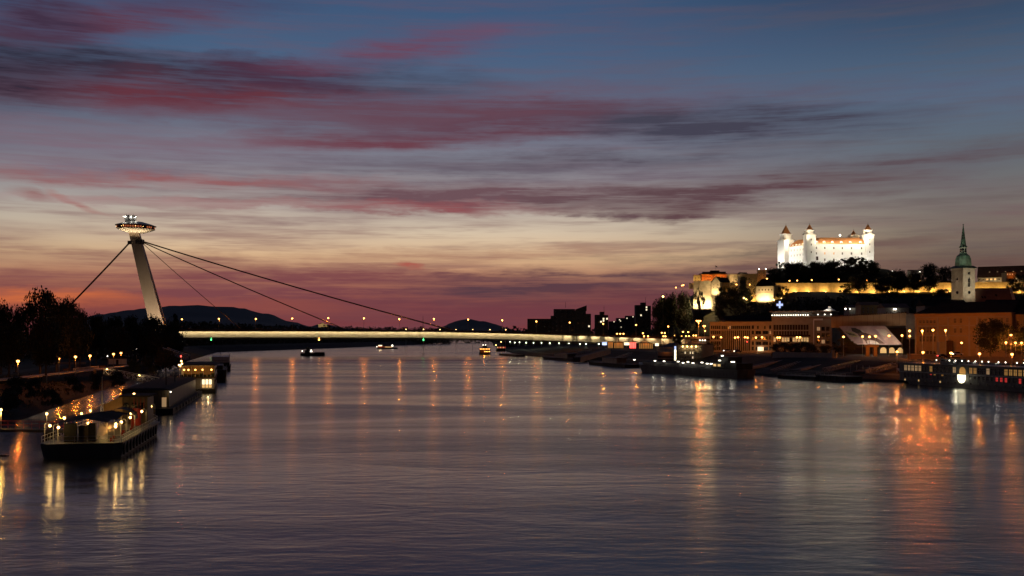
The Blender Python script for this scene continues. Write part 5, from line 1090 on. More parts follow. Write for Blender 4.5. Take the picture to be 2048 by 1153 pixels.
for i in range(3): place(wf, 'window', cab, (0, .5 + 1.35 * i, 3.0))
brd = MB().box(-.05, -.01, -.03, .03, 0, 5.1).mesh(MT['wood'])
for i in range(5): place(brd, 'wall_batten', cab, (0, .1 + .98 * i, 0))
MB().lathe([(.85, 0), (.8, 3.4)], 14, (27.8, 2.4)).build('funnel', MT['paint_red'], ship, (0, 0, 2.1)); MB().box(26.9, 26.98, 2.1, 2.7, 4.4, 5.0).build('funnel_hatch', MT['hull_dark'], ship)
for i in range(4): MB().tube((28.6, 1.2 + .55 * i, 5), (28.6, 1.2 + .55 * i, 7.1), .05).build('vent_pipe', MT['paint_red'], ship)
mst_ = MB()
for y in (7.4, 8.2): mst_.tube((27, y, 2.1), (27, 7.8, 8.6), .07, .05, 5)
for i in range(7): mst_.tube((27, 7.45 + .05 * i, 2.6 + .75 * i), (27, 8.15 - .05 * i, 3.2 + .75 * i), .04, .04, 4)
mst_.tube((27, 7.8, 8.5), (27, 7.8, 11), .04, .03, 5); mst_.build('lattice_mast', MT['steel_pale'], ship)
m = MB(); m.face([(29.5, 5.3, 7.4), (29.5, 8.5, 6.2), (36, 8.5, 6.4), (36, 5.3, 7.6)]); m.face([(29.5, 8.5, 6.2), (29.5, 9.4, 5.6), (36, 9.4, 5.6), (36, 8.5, 6.4)]); m.face([(36, 5.3, 3), (36, 9.4, 3), (36, 9.4, 5.6), (36, 5.3, 7.6)]); m.build('lit_awning', MT['paint_cream'], ship); light(ship, (30.5, 7.4, 4.6), (1, .42, .09), 420, .2)
for x, y, z, w in ((6.5, 6.0, 4.7, 30), (12, 4.5, 4.6, 35), (17, 6, 4.6, 35), (25, 2.8, 4.8, 35), (20.5, 9.8, 5.2, 60), (24.5, 9.2, 5.4, 60)):
    MB().ball((x, y, z), .17, 8, 5).build('lamp_globe', MT['glow_warm'], ship); light(ship, (x, y, z - .4), (1, .6, .2), w, .12)
for px, py, D in ((93.5, 828, 172), (128.6, 836.5, 160), (268, 788.6, 188)):
    p = at(px, py, D); q = (Matrix.Rotation(-rz, 3, 'Z') @ (p - Vector(o))); MB().ball(q, .2, 8, 5).build('lamp_globe', MT['glow_warm'], ship); MB().tube((q.x, q.y, 2.1), q, .05).build('lamp_pole', MT['steel_pale'], ship); light(ship, q - Vector((0.0, 0, .45)), (1, .6, .2), 110, .12)
tbm = MB().lathe([(.25, 0), (.05, .05), (.05, .7), (.5, .72), (.5, .76)], 10).mesh(MT['wood']); chm = MB().box(-.2, .2, -.2, .2, .42, .46).box(-.2, -.16, -.2, .2, .46, .9).box(-.19, -.15, -.19, -.15, 0, .42).box(.15, .19, -.19, -.15, 0, .42).box(-.19, -.15, .15, .19, 0, .42).box(.15, .19, .15, .19, 0, .42).mesh(MT['paint_red'])
rot = Matrix.Rotation(rz, 3, 'Z')
for i in range(8):
    q = Vector(((2.2 + 4.3 * i), 1.5 + .5 * (i % 2), 2.02)); p = rot @ q + Vector(o)
    tg = tag(place(tbm, 'restaurant_table', None, p), '%s round wooden table along the restaurant ship\'s lamp rail, from the stern' % ORD[i], 'table', 'tables on the restaurant ship')
    p = rot @ (q + Vector((-.75, .2, 0))) + Vector(o); tag(place(chm, 'restaurant_chair', None, p, rz), 'red chair at the %s table along the ship\'s lamp rail, from the stern' % ORD[i], 'chair', 'chairs on the restaurant ship')
# gangway on the far left and dark beams added as its reflection
gw = thing('gangway', 'long railed gangway joining the restaurant ship to the left bank', 'gangway', (-69, 163, 0), math.radians(171)); m = MB().box(0, 46, -1.1, 1.1, 3.0, 3.4); m.build('deck', MT['concrete_dark'], gw); rail(MB(), [(0, 1.0, 3.4), (46, 1.0, 3.4)], 1.2, 2.6, .05).build('railing', MT['paint_red'], gw); rail(MB(), [(0, -1.0, 3.4), (46, -1.0, 3.4)], 1.2, 2.6, .05).build('railing', MT['paint_red'], gw)
for x in (3, 13): MB().box(x - .3, x + .3, -.8, .8, -1, 3.0).build('trestle', MT['hull_dark'], gw)
p = at(2, 820, 166); sl = thing('gangway_lamp', 'lamp post on the gangway at the photo\'s left edge', 'street lamp', (p.x, p.y, 3.4)); MB().tube((0, 0, 0), (0, 0, p.z - 3.4), .06).build('pole', MT['steel_pale'], sl); MB().ball((0, 0, p.z - 3.4), .2).build('lamp_globe', MT['glow_warm'], sl); light(sl, (0, -.3, p.z - 3.9), GOLD, 200, .15)
fl_ = thing('reflection_beams', 'dark beams on the water beneath the gangway, added as its reflection', 'reflection beams', (-72, 150, 0), math.radians(172)); MB().box(0, 30, -.3, .3, .7, 1.0).build('beam', MT['hull_dark'], fl_); MB().box(0, 30, 3.7, 4.3, .7, 1.0).build('beam', MT['hull_dark'], fl_); MB().box(9.5, 10.3, -.2, 4.2, .6, .9).build('crossbeam', MT['hull_dark'], fl_); MB().box(20, 20.8, -.2, 4.2, .6, .9).build('crossbeam', MT['hull_dark'], fl_)  # dark beams that draw the gangway's reflection on the water
for x in (1, 29): MB().tube((x, 2, -1), (x, 2, 2.2), .3).build('pile', MT['hull_dark'], fl_)
# pontoon house behind it
o, rz, d = boat_frame(onz(346, 829), onz(405, 790)); L, B = 80.0, 12.5
pb = thing('pontoon_house', 'long dark pontoon with a low corrugated house moored behind the restaurant ship', 'pontoon', o, rz)
MB().prism([(0, 0), (L, 0), (L, B), (0, B)], -1, 1.3).build('hull', MT['hull_dark'], pb); MB().box(5, L - 6, 1.4, B - .6, 1.3, 5.3).build('house_wall', MT['hull_grey'], pb)
MB().prism([(4.4, .9), (L - 5.4, .9), (L - 5.4, B - .1), (4.4, B - .1)], 5.3, 5.8, [(5, 3), (L - 6, 3), (L - 6, B - 2), (5, B - 2)]).build('roof', MT['canvas_grey'], pb)
cor = MB().box(4.93, 4.99, -.06, .06, 1.3, 5.3).mesh(MT['paint_cream'])
for i in range(16): place(cor, 'wall_rib', pb, (0, 1.7 + .66 * i, 0))
tyre = MB().lathe([(.3, -.12), (.55, -.12), (.55, .12), (.3, .12)], 12).mesh(MT['paint_white'] if False else MT['hull_grey'])
for i in range(9): t_ = place(tyre, 'tyre_fender', pb, (8 + 7.5 * i, -.14, .8)); t_.rotation_euler = (math.pi / 2, 0, 0)
MB().box(4.85, 4.92, 2.0, 3.0, 1.4, 3.6).build('lit_door', MT['win_dim'], pb); MB().box(4.85, 4.92, 5, 6.6, 2.6, 3.8).build('window', MT['glass_dark'], pb); MB().ball((4.4, 1.0, 4.9), .16).build('wall_lamp', MT['glow_white'], pb); light(pb, (4.0, 1.0, 4.6), WARM, 25, .1)
for x in (20, 40): MB().tube((x, B * .3, 5.5), (x, B * .3, 9.5), .12).build('davit_post', MT['hull_dark'], pb); MB().tube((x, B * .3, 9.3), (x - 8, B * .3 + 1, 6.5), .07).build('davit_arm', MT['hull_dark'], pb)
rail(MB(), [(.2, .2, 1.3), (L, .2, 1.3)], 1.1, 3).build('railing', MT['steel_dark'], pb)
# botel with lit terrace
o, rz, d = boat_frame(onz(431, 786), onz(437, 770)); L, B = 42.0, 11.0
bo = thing('botel', 'white two-storey houseboat hotel with orange lit upper terrace', 'houseboat', o, rz)
MB().prism([(0, 0), (L, 0), (L, B), (0, B)], -1, 1.2).build('hull', MT['hull_dark'], bo)
MB().box(1, L, .4, B - .4, 1.2, 4.6).build('lower_storey', MT['plaster_grey'], bo); MB().box(0, L, 0, B, 4.6, 4.95).build('terrace_floor', MT['wood'], bo)
MB().box(9, L, .3, B - .3, 4.95, 8.6).build('upper_storey', MT['paint_white'], bo); MB().prism([(-.3, -.3), (L, -.3), (L, B + .3), (-.3, B + .3)], 8.6, 8.9, [(-.3, 1), (L, 1), (L, B - 1), (-.3, B - 1)]).build('roof', MT['canvas_grey'], bo)
MB().box(8.85, 8.95, .6, B - 1, 5.2, 8.2).build('terrace_back_wall', MT['plaster_ochre'], bo)
for y in (.2, 3.7, 7.3, B - .2): MB().tube((.2, y, 4.95), (.2, y, 8.6), .08).build('terrace_post', MT['paint_white'], bo)
for y in (1.3, 4.0, 6.2, 8.3, 9.6): MB().ball((3.0, y, 7.2), .24).build('terrace_lamp', MT['glow_orange'], bo); light(bo, (3.4, y, 6.6), (1, .5, .14), 100, .15)
for i in range(9): MB().box(.05, .4, .3 + 1.18 * i, 1.3 + 1.18 * i, 4.95, R.uniform(5.6, 6.2)).build('planter', MT['leaf_dark'], bo)
for y in (1.2, 2.25, 3.3): MB().box(.9, .98, y, y + .8, 2.6, 4.2).build('lit_window', MT['win_white'], bo); MB().box(.9, .98, y, y + .8, 1.6, 2.4).build('lit_pane', MT['win_warm'], bo)
MB().box(.9, .98, 4.4, 4.5, 1.4, 4.3).build('door_frame', MT['paint_white'], bo)
sw = MB().box(-.5, .5, -.07, -.01, 0, 1.1).mesh(MT['glass_dark'])
for i in range(9): place(sw, 'side_window', bo, (11 + 3.3 * i, .3, 6.3)); place(sw, 'side_window', bo, (5 + 3.8 * i, .4, 2.6))
light(bo, (-1.2, 2.2, 3.0), WARM, 130, .2)
bl = thing('signal_post', 'post with red and white signal lights beside the botel', 'signal post', at(362, 728, 322)); MB().tube((0, 0, -7), (0, 0, 2.2), .07).build('pole', MT['steel_grey'], bl); MB().ball((0, 0, 2.3), .26).build('signal', MT['glow_red'], bl)
for x, z in ((-.6, -.4), (-.2, -.6), (.3, 0), (.1, .8)): MB().ball((x, 0, z), .26).build('signal', MT['glow_warm'], bl)
light(bl, (0, -.6, 2.2), (1, .1, .06), 160, .2); light(bl, (0, -.8, -.3), WARM, 160, .2)
# two ships behind the botel
o, rz, d = boat_frame(onz(453, 764), onz(458, 745)); s4 = thing('dark_barge', 'dark high-sided barge moored behind the botel', 'barge', o, rz); h, top, zt = hullshape(44, 9, 4.6, 7, 1, .5); h.build('hull', MT['hull_dark'], s4); MB().box(6, 36, 1.5, 7.5, 4.6, 6.2).build('hatch', MT['hull_dark'], s4); rail(MB(), [(.5, .3, 4.6), (36, .3, 4.6)], 1.0, 3).build('railing', MT['steel_dark'], s4)
o, rz, d = boat_frame(onz(461, 742), onz(464, 734)); s5 = thing('excursion_boat', 'white-cabined excursion boat with railed roof deck, last of the left moorings', 'boat', o, rz); h, top, zt = hullshape(40, 10, 2.4, 8, 1, .5); h.build('hull', MT['hull_dark'], s5)
ops = [(.6 + 1.5 * i, 1.7 + 1.5 * i, 3.4, 4.8) for i in range(6)]; MB().box(2, 32, .6, 9.4, 2.4, 4.2).build('lower_cabin', MT['hull_dark'], s5); MB().box(2, 32, .6, 9.4, 4.2, 7.2).build('cabin', MT['paint_white'], s5); rail(MB(), [(2, 9.3, 7.2), (2, .7, 7.2), (32, .7, 7.2)], 1.2, 1.5, .06).build('roof_railing', MT['steel_pale'], s5); MB().tube((5, 5, 7.2), (5, 5, 13), .1).build('mast', MT['steel_dark'], s5)
MB().box(1.92, 1.99, 1.5, 8.5, 5.0, 5.2).build('trim_line', MT['hull_dark'], s5)
# boats out on the river
def rivers(name, lb, px, yw, cat, rz): p = onz(px, yw); return thing(name, lb, cat, (p.x, p.y, 0), rz), p.y
t, D = rivers('push_tug', 'black push tug with barge and small white lights in mid-river', 601, 712.5, 'tug', math.radians(3)); k = D / F
MB().prism([(0, 0), (47 * k, 0), (48 * k, 3), (47 * k, 6), (0, 6)], -.5, 2.6).build('hull', MT['hull_dark'], t); MB().prism([(25 * k, .5), (47 * k, .5), (47 * k, 5.5), (25 * k, 5.5)], 2.6, 3.4, [(28 * k, 1), (46 * k, 1), (46 * k, 5), (28 * k, 5)]).build('cargo_hatch', MT['hull_dark'], t); MB().box(8 * k, 19 * k, 1, 5, 2.6, 5.2).build('deckhouse', MT['hull_dark'], t); MB().box(11 * k, 17 * k, 1.4, 4.6, 5.2, 7.6).build('wheelhouse', MT['hull_dark'], t); MB().tube((14 * k, 3, 7.6), (14 * k, 3, 11), .1).build('mast', MT['steel_dark'], t)
for x, z in ((3.5, 4.4), (20, 4.0), (22.5, 4.0), (21.2, 5.2)): MB().ball((x * k, -.3, z), .42).build('deck_light', MT['glow_white'], t)
t, D = rivers('excursion_boat', 'small lit excursion boat far up the river under the bridge', 753, 698.5, 'boat', math.radians(-3)); k = D / F
MB().prism([(0, 0), (38 * k, 0), (42 * k, 3), (38 * k, 6), (0, 6)], -.5, 2.0).build('hull', MT['hull_dark'], t); MB().box(1 * k, 32 * k, .6, 5.4, 2, 3.6).build('cabin', MT['paint_red'], t); MB().box(3.5 * k, 11 * k, .5, .58, 3.8, 5.4).build('lit_window', MT['win_white'], t); MB().box(3 * k, 12 * k, .8, 5, 3.6, 5.6).build('upper_cabin', MT['hull_dark'], t)
for i in range(6): MB().box((17 + 2.4 * i) * k, (19 + 2.4 * i) * k, .5, .58, 2.1, 3.2).build('lit_window', MT['win_warm'], t)
for x, z in ((.8, 3), (32, 5.4), (33, 4.2), (31, 4.2)): MB().ball((x * k, -.2, z), .55).build('deck_light', MT['glow_white'], t)
light(t, (8 * k, -2, 4), WARM, 500, .4)
t, D = rivers('ferry_boat', 'small ferry with two rows of orange lights heading towards the camera', 958, 710, 'boat', 0); k = D / F
MB().prism([(0, 3), (2, 0), (20 * k, 0), (22.5 * k, 3), (22.5 * k, 16), (0, 16)], -.5, 2.2).build('hull', MT['hull_dark'], t); MB().box(.5, 22 * k, 2.5, 15, 2.2, 4.4).build('lower_cabin', MT['wood'], t); MB().box(.5, 22 * k, 3, 14, 4.4, 6.6).build('upper_cabin', MT['wood'], t); MB().box(7 * k, 16 * k, 4, 9, 6.6, 8.8).build('wheelhouse', MT['hull_dark'], t)
for i in range(7): MB().ball((1.2 + i * 1.45, 2.6, 5.4), .3).build('cabin_light', MT['glow_orange'], t)
for i in range(4): MB().ball((5.5 + i * 1.45, 2.2, 3.0), .3).build('cabin_light', MT['glow_orange'], t)
for x in (8, 13): MB().ball((x * k, 3.6, 9.2), .4).build('mast_light', MT['glow_white'], t)
light(t, (5, -1.5, 4), ORANGE, 700, .4)
t, D = rivers('restaurant_boat', 'moored restaurant boat with red lit windows at the far right bank', 992, 703, 'boat', math.radians(-4)); k = D / F
MB().prism([(0, 0), (20 * k, 0), (20 * k, 7), (0, 7)], -.5, 2.0).build('hull', MT['hull_dark'], t); MB().box(.5, 18 * k, .5, 6, 2, 6.0).build('cabin', MT['hull_dark'], t); MB().box(0, 19 * k, 0, 6.5, 6.0, 6.4).build('roof', MT['hull_dark'], t)
for i in range(6): MB().box(1.2 + 1.7 * i, 2.4 + 1.7 * i, .4, .48, 3.6, 5.2).build('lit_window', MT['win_red'] if i % 2 else MT['win_warm'], t)
for x, z in ((0, 7.2), (6.0, 11)): MB().ball((x, 0, z), .5).build('mast_light', MT['glow_warm'], t)
# the passing cargo ship
a, b = onz(1262, 744), onz(1478, 757); dv = (b - a); o = (a.x, a.y, 0); rz = math.atan2(dv.y, dv.x); L = dv.length
cg = thing('cargo_ship', 'long low cargo ship passing before the landing building, wheelhouse at its right end', 'ship', o, rz); B = 9.5      # local y points away from the river's middle
h = MB(); h.prism([(4, B / 2), (10, .8), (L - 2, .5), (L - 1, B / 2), (L - 2, B - .5), (10, B - .8)], -1, [4.8, 3.9, 3.4, 3.6, 3.4, 3.9], [(0, B / 2), (7, .2), (L - 1, 0), (L, B / 2), (L - 1, B), (7, B - .2)]); h.build('hull', MT['hull_grey'], cg)
MB().box(9, L - 22, 1.2, B - 1.2, 3.6, 5.3).build('hatch_coaming', MT['hull_grey'], cg)
hc_ = MB().prism([(0, 1.0), (4.6, 1.0), (4.6, B - 1.0), (0, B - 1.0)], 0, .3, [(0.2, 1.6), (4.4, 1.6), (4.4, B - 1.6), (.2, B - 1.6)]).mesh(MT['hull_dark'])
for i in range(int((L - 32) / 4.8)): place(hc_, 'hatch_cover', cg, (9.2 + 4.8 * i, 0, 5.3))
MB().box(L - 20, L - 2.5, .5, B - .5, 3.5, 6.2).build('accommodation', MT['hull_dark'], cg); MB().box(L - 17, L - 9, 1.2, B - 1.2, 6.2, 8.6).build('wheelhouse', MT['hull_dark'], cg); MB().box(L - 17.4, L - 8.6, .9, B - .9, 8.6, 8.8).build('wheelhouse_roof', MT['hull_dark'], cg); MB().tube((L - 12, B / 2, 8.8), (L - 12, B / 2, 12), .1).build('mast', MT['steel_dark'], cg)
for i in range(3): MB().box(L - 19 + 3.2 * i, L - 17 + 3.2 * i, .42, .5, 4.6, 5.6).build('lit_window', MT['win_warm'] if i < 2 else MT['glass_dark'], cg)
for x, z in ((3, 6.0), (22, 5.9), (30, 5.9), (42, 6.0), (46, 5.5), (50, 6.0), (54, 5.6), (61, 6.0), (65, 5.6), (68, 5.6), (L - 12, 9.3), (L - 14, 7.2), (L - 5, 6.8), (L - 4, 6.8)): MB().box(x - .7, x + .7, .0, .3, z - .15, z + .2).build('deck_light', MT['glow_white'], cg); light(cg, (x, -.9, z), (1, .93, .7), 45, .15)
rail(MB(), [(8, .3, 3.8), (L - 21, .15, 3.5)], 1.0, 3, .05).build('railing', MT['steel_dark'], cg)
# the moored cruise ship
a, b = onz(1780, 766), onz(2048, 785); dv = (b - a); rz = math.atan2(dv.y, dv.x); co = (a.x, a.y, 0); cd = Vector((dv.x, dv.y)).normalized(); cx_ = lambda px: along(co, cd, px)
cr_ = thing('cruise_ship', 'long river cruise ship with shining shield-shaped window moored at far right', 'ship', co, rz); L, B = 118.0, 11.4
h = MB(); h.prism([(5, B / 2), (13, .4), (L, 0), (L, B), (13, B - .4)], -1, [5.4, 4.4, 1.2, 1.2, 4.4], [(-4, B / 2), (6, 0), (L, -.05), (L, B + .05), (6, B)]); h.build('hull', MT['hull_grey'], cr_)
xs_ = cx_(1924)
def f_ops():
    r = []; x = 8.6
    while x < L - 5:
        px = CX + F * (co[0] + cd.x * x) / (co[1] + cd.y * x); q = R.random()
        if not xs_ - 4 < x < xs_ + 2.6:
            g1 = 'win_amber' if (px > 2004 or 1936 < px < 1950 or 1852 < px < 1866) else ('win_dim' if (1803 < px < 1835 and q < .8) or q < .1 else 'glass_dark')
            r.append((x, x + 1.75, 4.95, 7.15, g1)); r.append((x + .2, x + 1.5, 2.5, 4.3, 'win_red' if q > .84 else ('win_amber' if .7 < q < .8 else 'glass_dark')))
        x += 2.1
    return r
ops = f_ops(); facade(MB(), L - 6, 1.3, 7.6, [(a_ - 6, b_ - 6, c, d_) for a_, b_, c, d_, g in ops], .25).build('side_wall', MT['hull_grey'], cr_, (6, -.08, 0)); windows(cr_, ops, .25, frame='hull_grey', y=-.08, bars=1)
MB().box(6, L, .3, B, 1.3, 7.6).build('superstructure', MT['hull_dark'], cr_); MB().box(4.5, L, -.5, B + .3, 7.6, 7.85).build('sun_deck', MT['hull_grey'], cr_)
MB().box(6, L, -.16, -.09, 4.5, 4.7).build('deck_line', MT['steel_grey'], cr_)
rail(MB(), [(5, B / 2, 7.85), (6.5, -.3, 7.85), (L, -.3, 7.85)], 1.0, 2.2, .05).build('railing', MT['steel_grey'], cr_)
prt = MB().lathe([(.34, 0), (.34, .06)], 12).mesh(MT['win_warm']); prd = MB().lathe([(.34, 0), (.34, .06)], 12).mesh(MT['glass_dark'])
for i in range(22): p_ = place(prt if i in (0, 2, 5) else prd, 'porthole', cr_, (9.5 + 4.0 * i, -.14, 1.6)); p_.rotation_euler = (math.pi / 2, 0, 0)
sh = MB(); w = 4.2; pts = [(0, 1.0)] + [(0, 0)] + [(w / 2 - w / 2 * math.cos(t * math.pi / 10), -1.9 * math.sin(t * math.pi / 10)) for t in range(1, 10)] + [(w, 0), (w, 1.0)]
sh.face([(x, 0, z) for x, z in pts]); sh.build('shield_window', MT['win_ivory'], cr_, (xs_ - w / 2, -.2, 3.5)); light(cr_, (xs_, -2.5, 3.2), (1, .9, .6), 200, .5)
ar = MB(); ar.face([(x, 0, z) for x, z in [(3.3, 0)] + [(1.65 + 1.65 * math.cos(t * math.pi / 10), .9 + 1.5 * math.sin(t * math.pi / 10)) for t in range(11)] + [(0, 0)]]); ar.build('arch_window', MT['win_amber'], cr_, (xs_ - 1.2, -.2, 4.85))
MB().box(cx_(1868), cx_(1890), 2.5, B - 2.5, 7.85, 9.7).build('wheelhouse', MT['hull_grey'], cr_); MB().box(cx_(1870), cx_(1888), 2.42, 2.49, 8.6, 9.4).build('wheelhouse_window', MT['glass_dark'], cr_)
gb2 = MB().ball((0, 0, 0), .2, 8, 5).mesh(MT['glow_white']); pl2 = MB().tube((0, 0, -1.5), (0, 0, 0), .04).mesh(MT['steel_grey'])
for px in (1871, 1897, 1909, 1922, 1935, 1949, 1962, 1975, 1995, 2009, 2032, 2046): q = place(pl2, 'deck_lamp', cr_, (cx_(px), .4, 9.3)); place(gb2, 'lamp_globe', q)
for px in (1909, 1949, 1995): light(cr_, (cx_(px), -.5, 9.0), WHITE, 60, .15)
MB().box(-1, 5, B / 2 - .05, B / 2 + .05, 5.4, 6.2).build('bow_rail', MT['steel_grey'], cr_)
dkt = MB().lathe([(.3, 0), (.05, .05), (.05, .7), (.45, .72), (.45, .76)], 8).mesh(MT['steel_grey'])
for i in range(14): place(dkt, 'deck_table', cr_, (10 + 3.2 * i + (1 if i % 2 else 0), 2 + (i % 3), 7.86))
# pontoons and landings along the right bank
for i, (lb, pl, yl, pr, yr, hgt, Bp, house_) in enumerate((
 ('flat dark pontoon below the far promenade lamps', 998, 711, 1032, 714, 1.6, 8, 0), ('dark landing pontoon with shed under the middle of the promenade lamps', 1086, 719, 1150, 724, 1.8, 9, 1), ('dark landing pontoon left of the passing ship', 1178, 730, 1250, 736, 1.8, 9, 1),
 ('flat work pontoon on the quay side right of the passing ship', 1555, 757, 1628, 761, 1.4, 8, 0), ('black pontoon between flat work pontoon and small passenger landing', 1632, 761, 1690, 765, 2.2, 8, 0), ('small passenger landing with lamp poles left of the cruise ship', 1694, 757, 1744, 760, 1.2, 7, 2))):
    a, b = onz(pl, yl), onz(pr, yr); dv = b - a; t = thing('landing_pontoon', lb, 'pontoon', (a.x, a.y, 0), math.atan2(dv.y, dv.x)); Lp = dv.length
    MB().box(0, Lp, 0, Bp, -.8, hgt).build('float', MT['hull_dark'], t); rail(MB(), [(0, .2, hgt), (Lp, .2, hgt)], 1.1, 2.5, .05).build('railing', MT['steel_grey'], t)
    if house_: MB().box(Lp * .3, Lp * .7, 2, Bp - 1, hgt, hgt + 3).build('shed', MT['hull_grey'], t); MB().box(Lp * .28, Lp * .72, 1.5, Bp - .5, hgt + 3, hgt + 3.3).build('shed_roof', MT['hull_dark'], t)
    if house_ == 2:
        for x in (.1, .35, .6, .85): MB().tube((Lp * x, .6, hgt), (Lp * x, .6, hgt + 4.5), .07).build('lamp_pole', MT['steel_grey'], t)
    tyre2 = MB().box(-.25, .25, -.15, 0, .2, hgt - .1).mesh(MT['embankment'])
    for q in range(int(Lp / 4)): place(tyre2, 'fender', t, (2 + 4 * q, 0, 0))
def gang(lb, p0, p1, w=1.6, mt='steel_grey', lit=False):
    a, b = Vector(p0), Vector(p1); dv = b - a; L = dv.xy.length; t = thing('gangway', lb, 'gangway', a, math.atan2(dv.y, dv.x)); sl = dv.z / L
    Z = lambda x: x * sl
    MB().prism([(0, -w / 2), (L, -w / 2), (L, w / 2), (0, w / 2)], [-.25, Z(L) - .25, Z(L) - .25, -.25], [0, Z(L), Z(L), 0]).build('deck', MT['concrete_dark'], t)
    for s in (-1, 1):
        m = MB(); n = max(4, int(L / 2.6))
        for i in range(n):
            x0, x1 = L * i / n, L * (i + 1) / n; m.tube((x0, s * w / 2, Z(x0)), (x0, s * w / 2, Z(x0) + 1.5), .06, .06, 4); m.tube((x0, s * w / 2, Z(x0) + (0 if i % 2 else 1.5)), (x1, s * w / 2, Z(x1) + (1.5 if i % 2 else 0)), .05, .05, 4)
        m.tube((0, s * w / 2, 1.5), (L, s * w / 2, Z(L) + 1.5), .08, .08, 5); m.build('truss', MT[mt], t)
    if lit:
        for f in (.08, .75): MB().ball((L * f, -w / 2 - .2, Z(L * f) + 1.6), .2).build('lamp_globe', MT['glow_warm'], t); light(t, (L * f, -w / 2 - .7, Z(L * f) + 1.9), WARM, 90, .15)
gang('floodlit truss gangway from the park down to the pontoon house', at(214, 748, 318), at(312, 767, 300), 2.0, 'paint_white', True)
gang('dim gangway from the botel up to the park bank', at(376, 720, 352), at(330, 704, 380), 1.6, 'steel_grey')
for lb, a, b in (('gangway to the landing pontoon under the far promenade', at(1126, 714, 805), at(1182, 704, 830)), ('gangway to the landing pontoon left of the passing ship', at(1228, 722, 640), at(1262, 710, 680)), ('slanting gangway right of the passing ship', at(1545, 747, 470), at(1600, 729, 520)), ('long pale slanting gangway before the quay flood wall', at(1650, 744, 440), at(1716, 728, 480)), ('gangway beside the small passenger landing', at(1735, 748, 412), at(1790, 733, 440))): gang(lb, a, b, 1.8)
# stone ramps on the right embankment
for lb, a, b in (('stone ramp slanting up the embankment right of the passing ship', (1500, 738, 500), (1570, 722, 545)), ('stone ramp slanting up towards the orange gate', (1600, 742, 470), (1690, 722, 515)), ('stone ramp near the bow of the cruise ship', (1730, 745, 430), (1800, 727, 470)), ('stone ramp under the bridge\'s promenade lamps', (1160, 716, 700), (1220, 700, 770))):
    p, q = at(*a), at(*b); dv = q - p; L = dv.xy.length; t = thing('quay_ramp', lb, 'ramp', (p.x, p.y, p.z), math.atan2(dv.y, dv.x)); MB().prism([(0, 0), (L, 0), (L, 5), (0, 5)], [-3, dv.z - 3, dv.z - 3, -3], [0.3, dv.z + .3, dv.z + .3, .3]).build('ramp_body', MT['concrete_dark'], t); MB().prism([(0, -.5), (L, -.5), (L, -.01), (0, -.01)], [-3, dv.z - 3, dv.z - 3, -3], [.8, dv.z + .8, dv.z + .8, .8]).build('kerb_wall', MT['concrete'], t)
# ------------------------------------------------------------------ the park on the left bank
g = 'park lamps on the left bank'
for lb, px, py, z in (('lone large park lamp near the left edge', 36, 722, 11.4), ('first lamp of the three-lamp park row from the left', 118, 716, 11.4), ('second lamp of the three-lamp park row from the left', 151, 713.5, 11.4), ('third lamp of the three-lamp park row from the left', 180, 711.5, 11.4), ('left lamp of the park pair before the white wall', 227, 708, 11.4), ('right lamp of the park pair before the white wall', 242, 706, 11.4), ('far small park lamp under the pylon', 294, 695, 11.2)):
    D = (CAMH - z) * F / (py - HY); p = at(px, py, D); street_lamp(lb, (p.x, p.y, 5.9), 5.5, 'glow_orange', .36, 1500, ORANGE, g, 'park_lamp', .07)
for lb, px, py, D in (('tiny white lamp left of the far park lamp', 273, 699.5, 480), ('tiny white lamp just left of the far park lamp', 285, 696.5, 500), ('tiny white lamp right of the far park lamp', 308, 700.5, 480), ('white lamp on the bank edge at the dark end of the girder', 364, 684.5, 560), ('tiny white lamp beside the park pair', 215, 711.5, 420)):
    p = at(px, py, D); street_lamp(lb, (p.x, p.y, 5.9), p.z - 5.9, 'glow_white', .2, 25, WHITE, g, 'park_lamp', .05)
def atg(px, py, z=6.0): return onz(px, py, z)
p = atg(217, 729); kw = thing('white_park_wall', 'low white wall lit by the pair of park lamps', 'wall', (p.x, p.y, 6)); MB().box(0, 7.5, 0, .4, 0, 2.2).build('wall', MT['plaster_white'], kw); MB().box(-.1, 7.6, -.1, .5, 2.2, 2.35).build('coping', MT['concrete'], kw); MB().box(3.2, 4.2, -.05, -.01, 0, 1.9).build('doorway', MT['hull_dark'], kw)
p = atg(100, 729); lw_ = thing('park_wall', 'long low lit kerb wall beneath the three-lamp park row', 'wall', (p.x, p.y, 6)); MB().box(0, 15, 0, .4, 0, .8).build('wall', MT['concrete'], lw_); MB().box(-.05, 15.05, -.05, .45, .8, .9).build('coping', MT['concrete'], lw_)
p0, p1 = atg(-80, 768), atg(270, 730); dv = p1 - p0; pa = thing('park_path', 'pale footpath running past the park lamps', 'path', (p0.x, p0.y, 6.0), math.atan2(dv.y, dv.x)); MB().box(0, dv.length, -2.0, 2.0, -.3, .05).build('surface', MT['concrete'], pa); pa['kind'] = 'structure'
pst = MB().tube((0, 0, 0), (0, 0, 1.0), .06, .06, 6).mesh(MT['paint_white'])
fe = thing('park_railing', 'white post railing along the riverside path', 'fence', (p0.x + dv.x * .55, p0.y + dv.y * .55 - 3, 6.0), math.atan2(dv.y, dv.x))
for i in range(22): place(pst, 'post', fe, (1.4 * i, 0, 0))
MB().box(0, 29.4, -.03, .03, .95, 1.03).build('handrail', MT['paint_white'], fe)
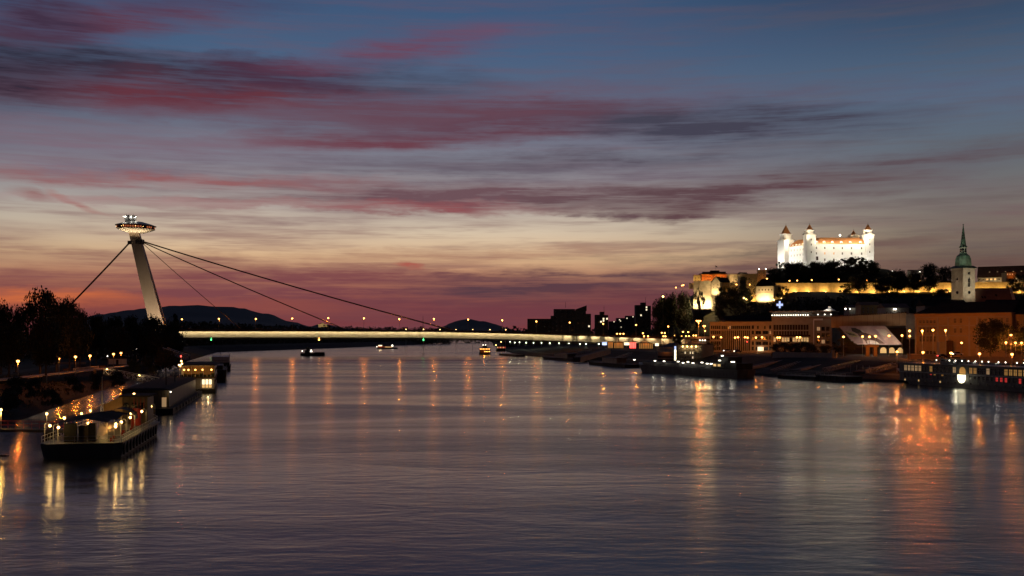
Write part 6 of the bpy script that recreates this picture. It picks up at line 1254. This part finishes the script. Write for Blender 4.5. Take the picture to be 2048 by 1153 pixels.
p = atg(90, 766); yp = thing('information_pillar', 'short ochre pillar beside the path left of the lit gangway', 'pillar', (p.x, p.y, 6)); MB().box(-.45, .45, -.3, .3, 0, 1.75).build('shaft', MT['plaster_ochre'], yp); MB().box(-.5, .5, -.35, .35, 1.75, 1.85).build('cap', MT['concrete'], yp)
p = atg(190, 749); yp = thing('information_pillar', 'short pale pillar at the upper end of the lit gangway', 'pillar', (p.x, p.y, 6)); MB().box(-.35, .35, -.3, .3, 0, 1.5).build('shaft', MT['plaster_ochre'], yp); MB().box(-.4, .4, -.35, .35, 1.5, 1.6).build('cap', MT['concrete'], yp)
for i, (px, py) in enumerate(((48, 764), (132, 744), (205, 737))):
    p = atg(px, py); t = thing('park_bench', ('bench below the lone large park lamp', 'bench below the three-lamp park row', 'bench near the white park wall')[i], 'bench', (p.x, p.y, 6), .3, 'park benches'); MB().box(-.9, .9, -.25, .25, .42, .48).build('seat', MT['wood'], t); MB().box(-.9, .9, .22, .28, .5, .95).build('backrest', MT['wood'], t)
    for x in (-.75, .75): MB().box(x - .04, x + .04, -.22, .22, 0, .42).build('leg', MT['steel_dark'], t)
gl = 'shrubs on the left bank'
for i, (px, py, D, w) in enumerate(((30, 772, 262, 40), (70, 778, 258, 34), (150, 770, 272, 38), (190, 765, 285, 30), (235, 760, 292, 30), (20, 800, 232, 46), (105, 795, 240, 44), (265, 742, 330, 30), (300, 736, 340, 30), (345, 722, 372, 30))):
    p = at(px, py, D); tree('%s dark shrub on the left bank slope, counted from the left edge' % ORD[(0, 2, 4, 5, 6, 1, 3, 7, 8, 9)[i]], px, py - 22, D, w, p.z - 2.2, 'bush', 'leaf_dark', gl, 'bank_shrub', 'shrub')
cells = []
for _ in range(420):                                               # rough grass and weeds on the slope of the left bank
    px = R.uniform(-60, 330); D = R.uniform(205, 330); X = (px - CX) * D / F
    tx = -95 - (D - 196) * .245; off_ = tx - X
    if 5 < off_ < 27: zz = .6 + (off_ - 4) * .24; cells.append((X, D, zz + .1, R.uniform(.5, 1.3), 9, .28))
o_ = wood('bank_weeds', 'dark weeds and rough grass on the slope of the left bank', cells); o_['category'] = 'weeds'
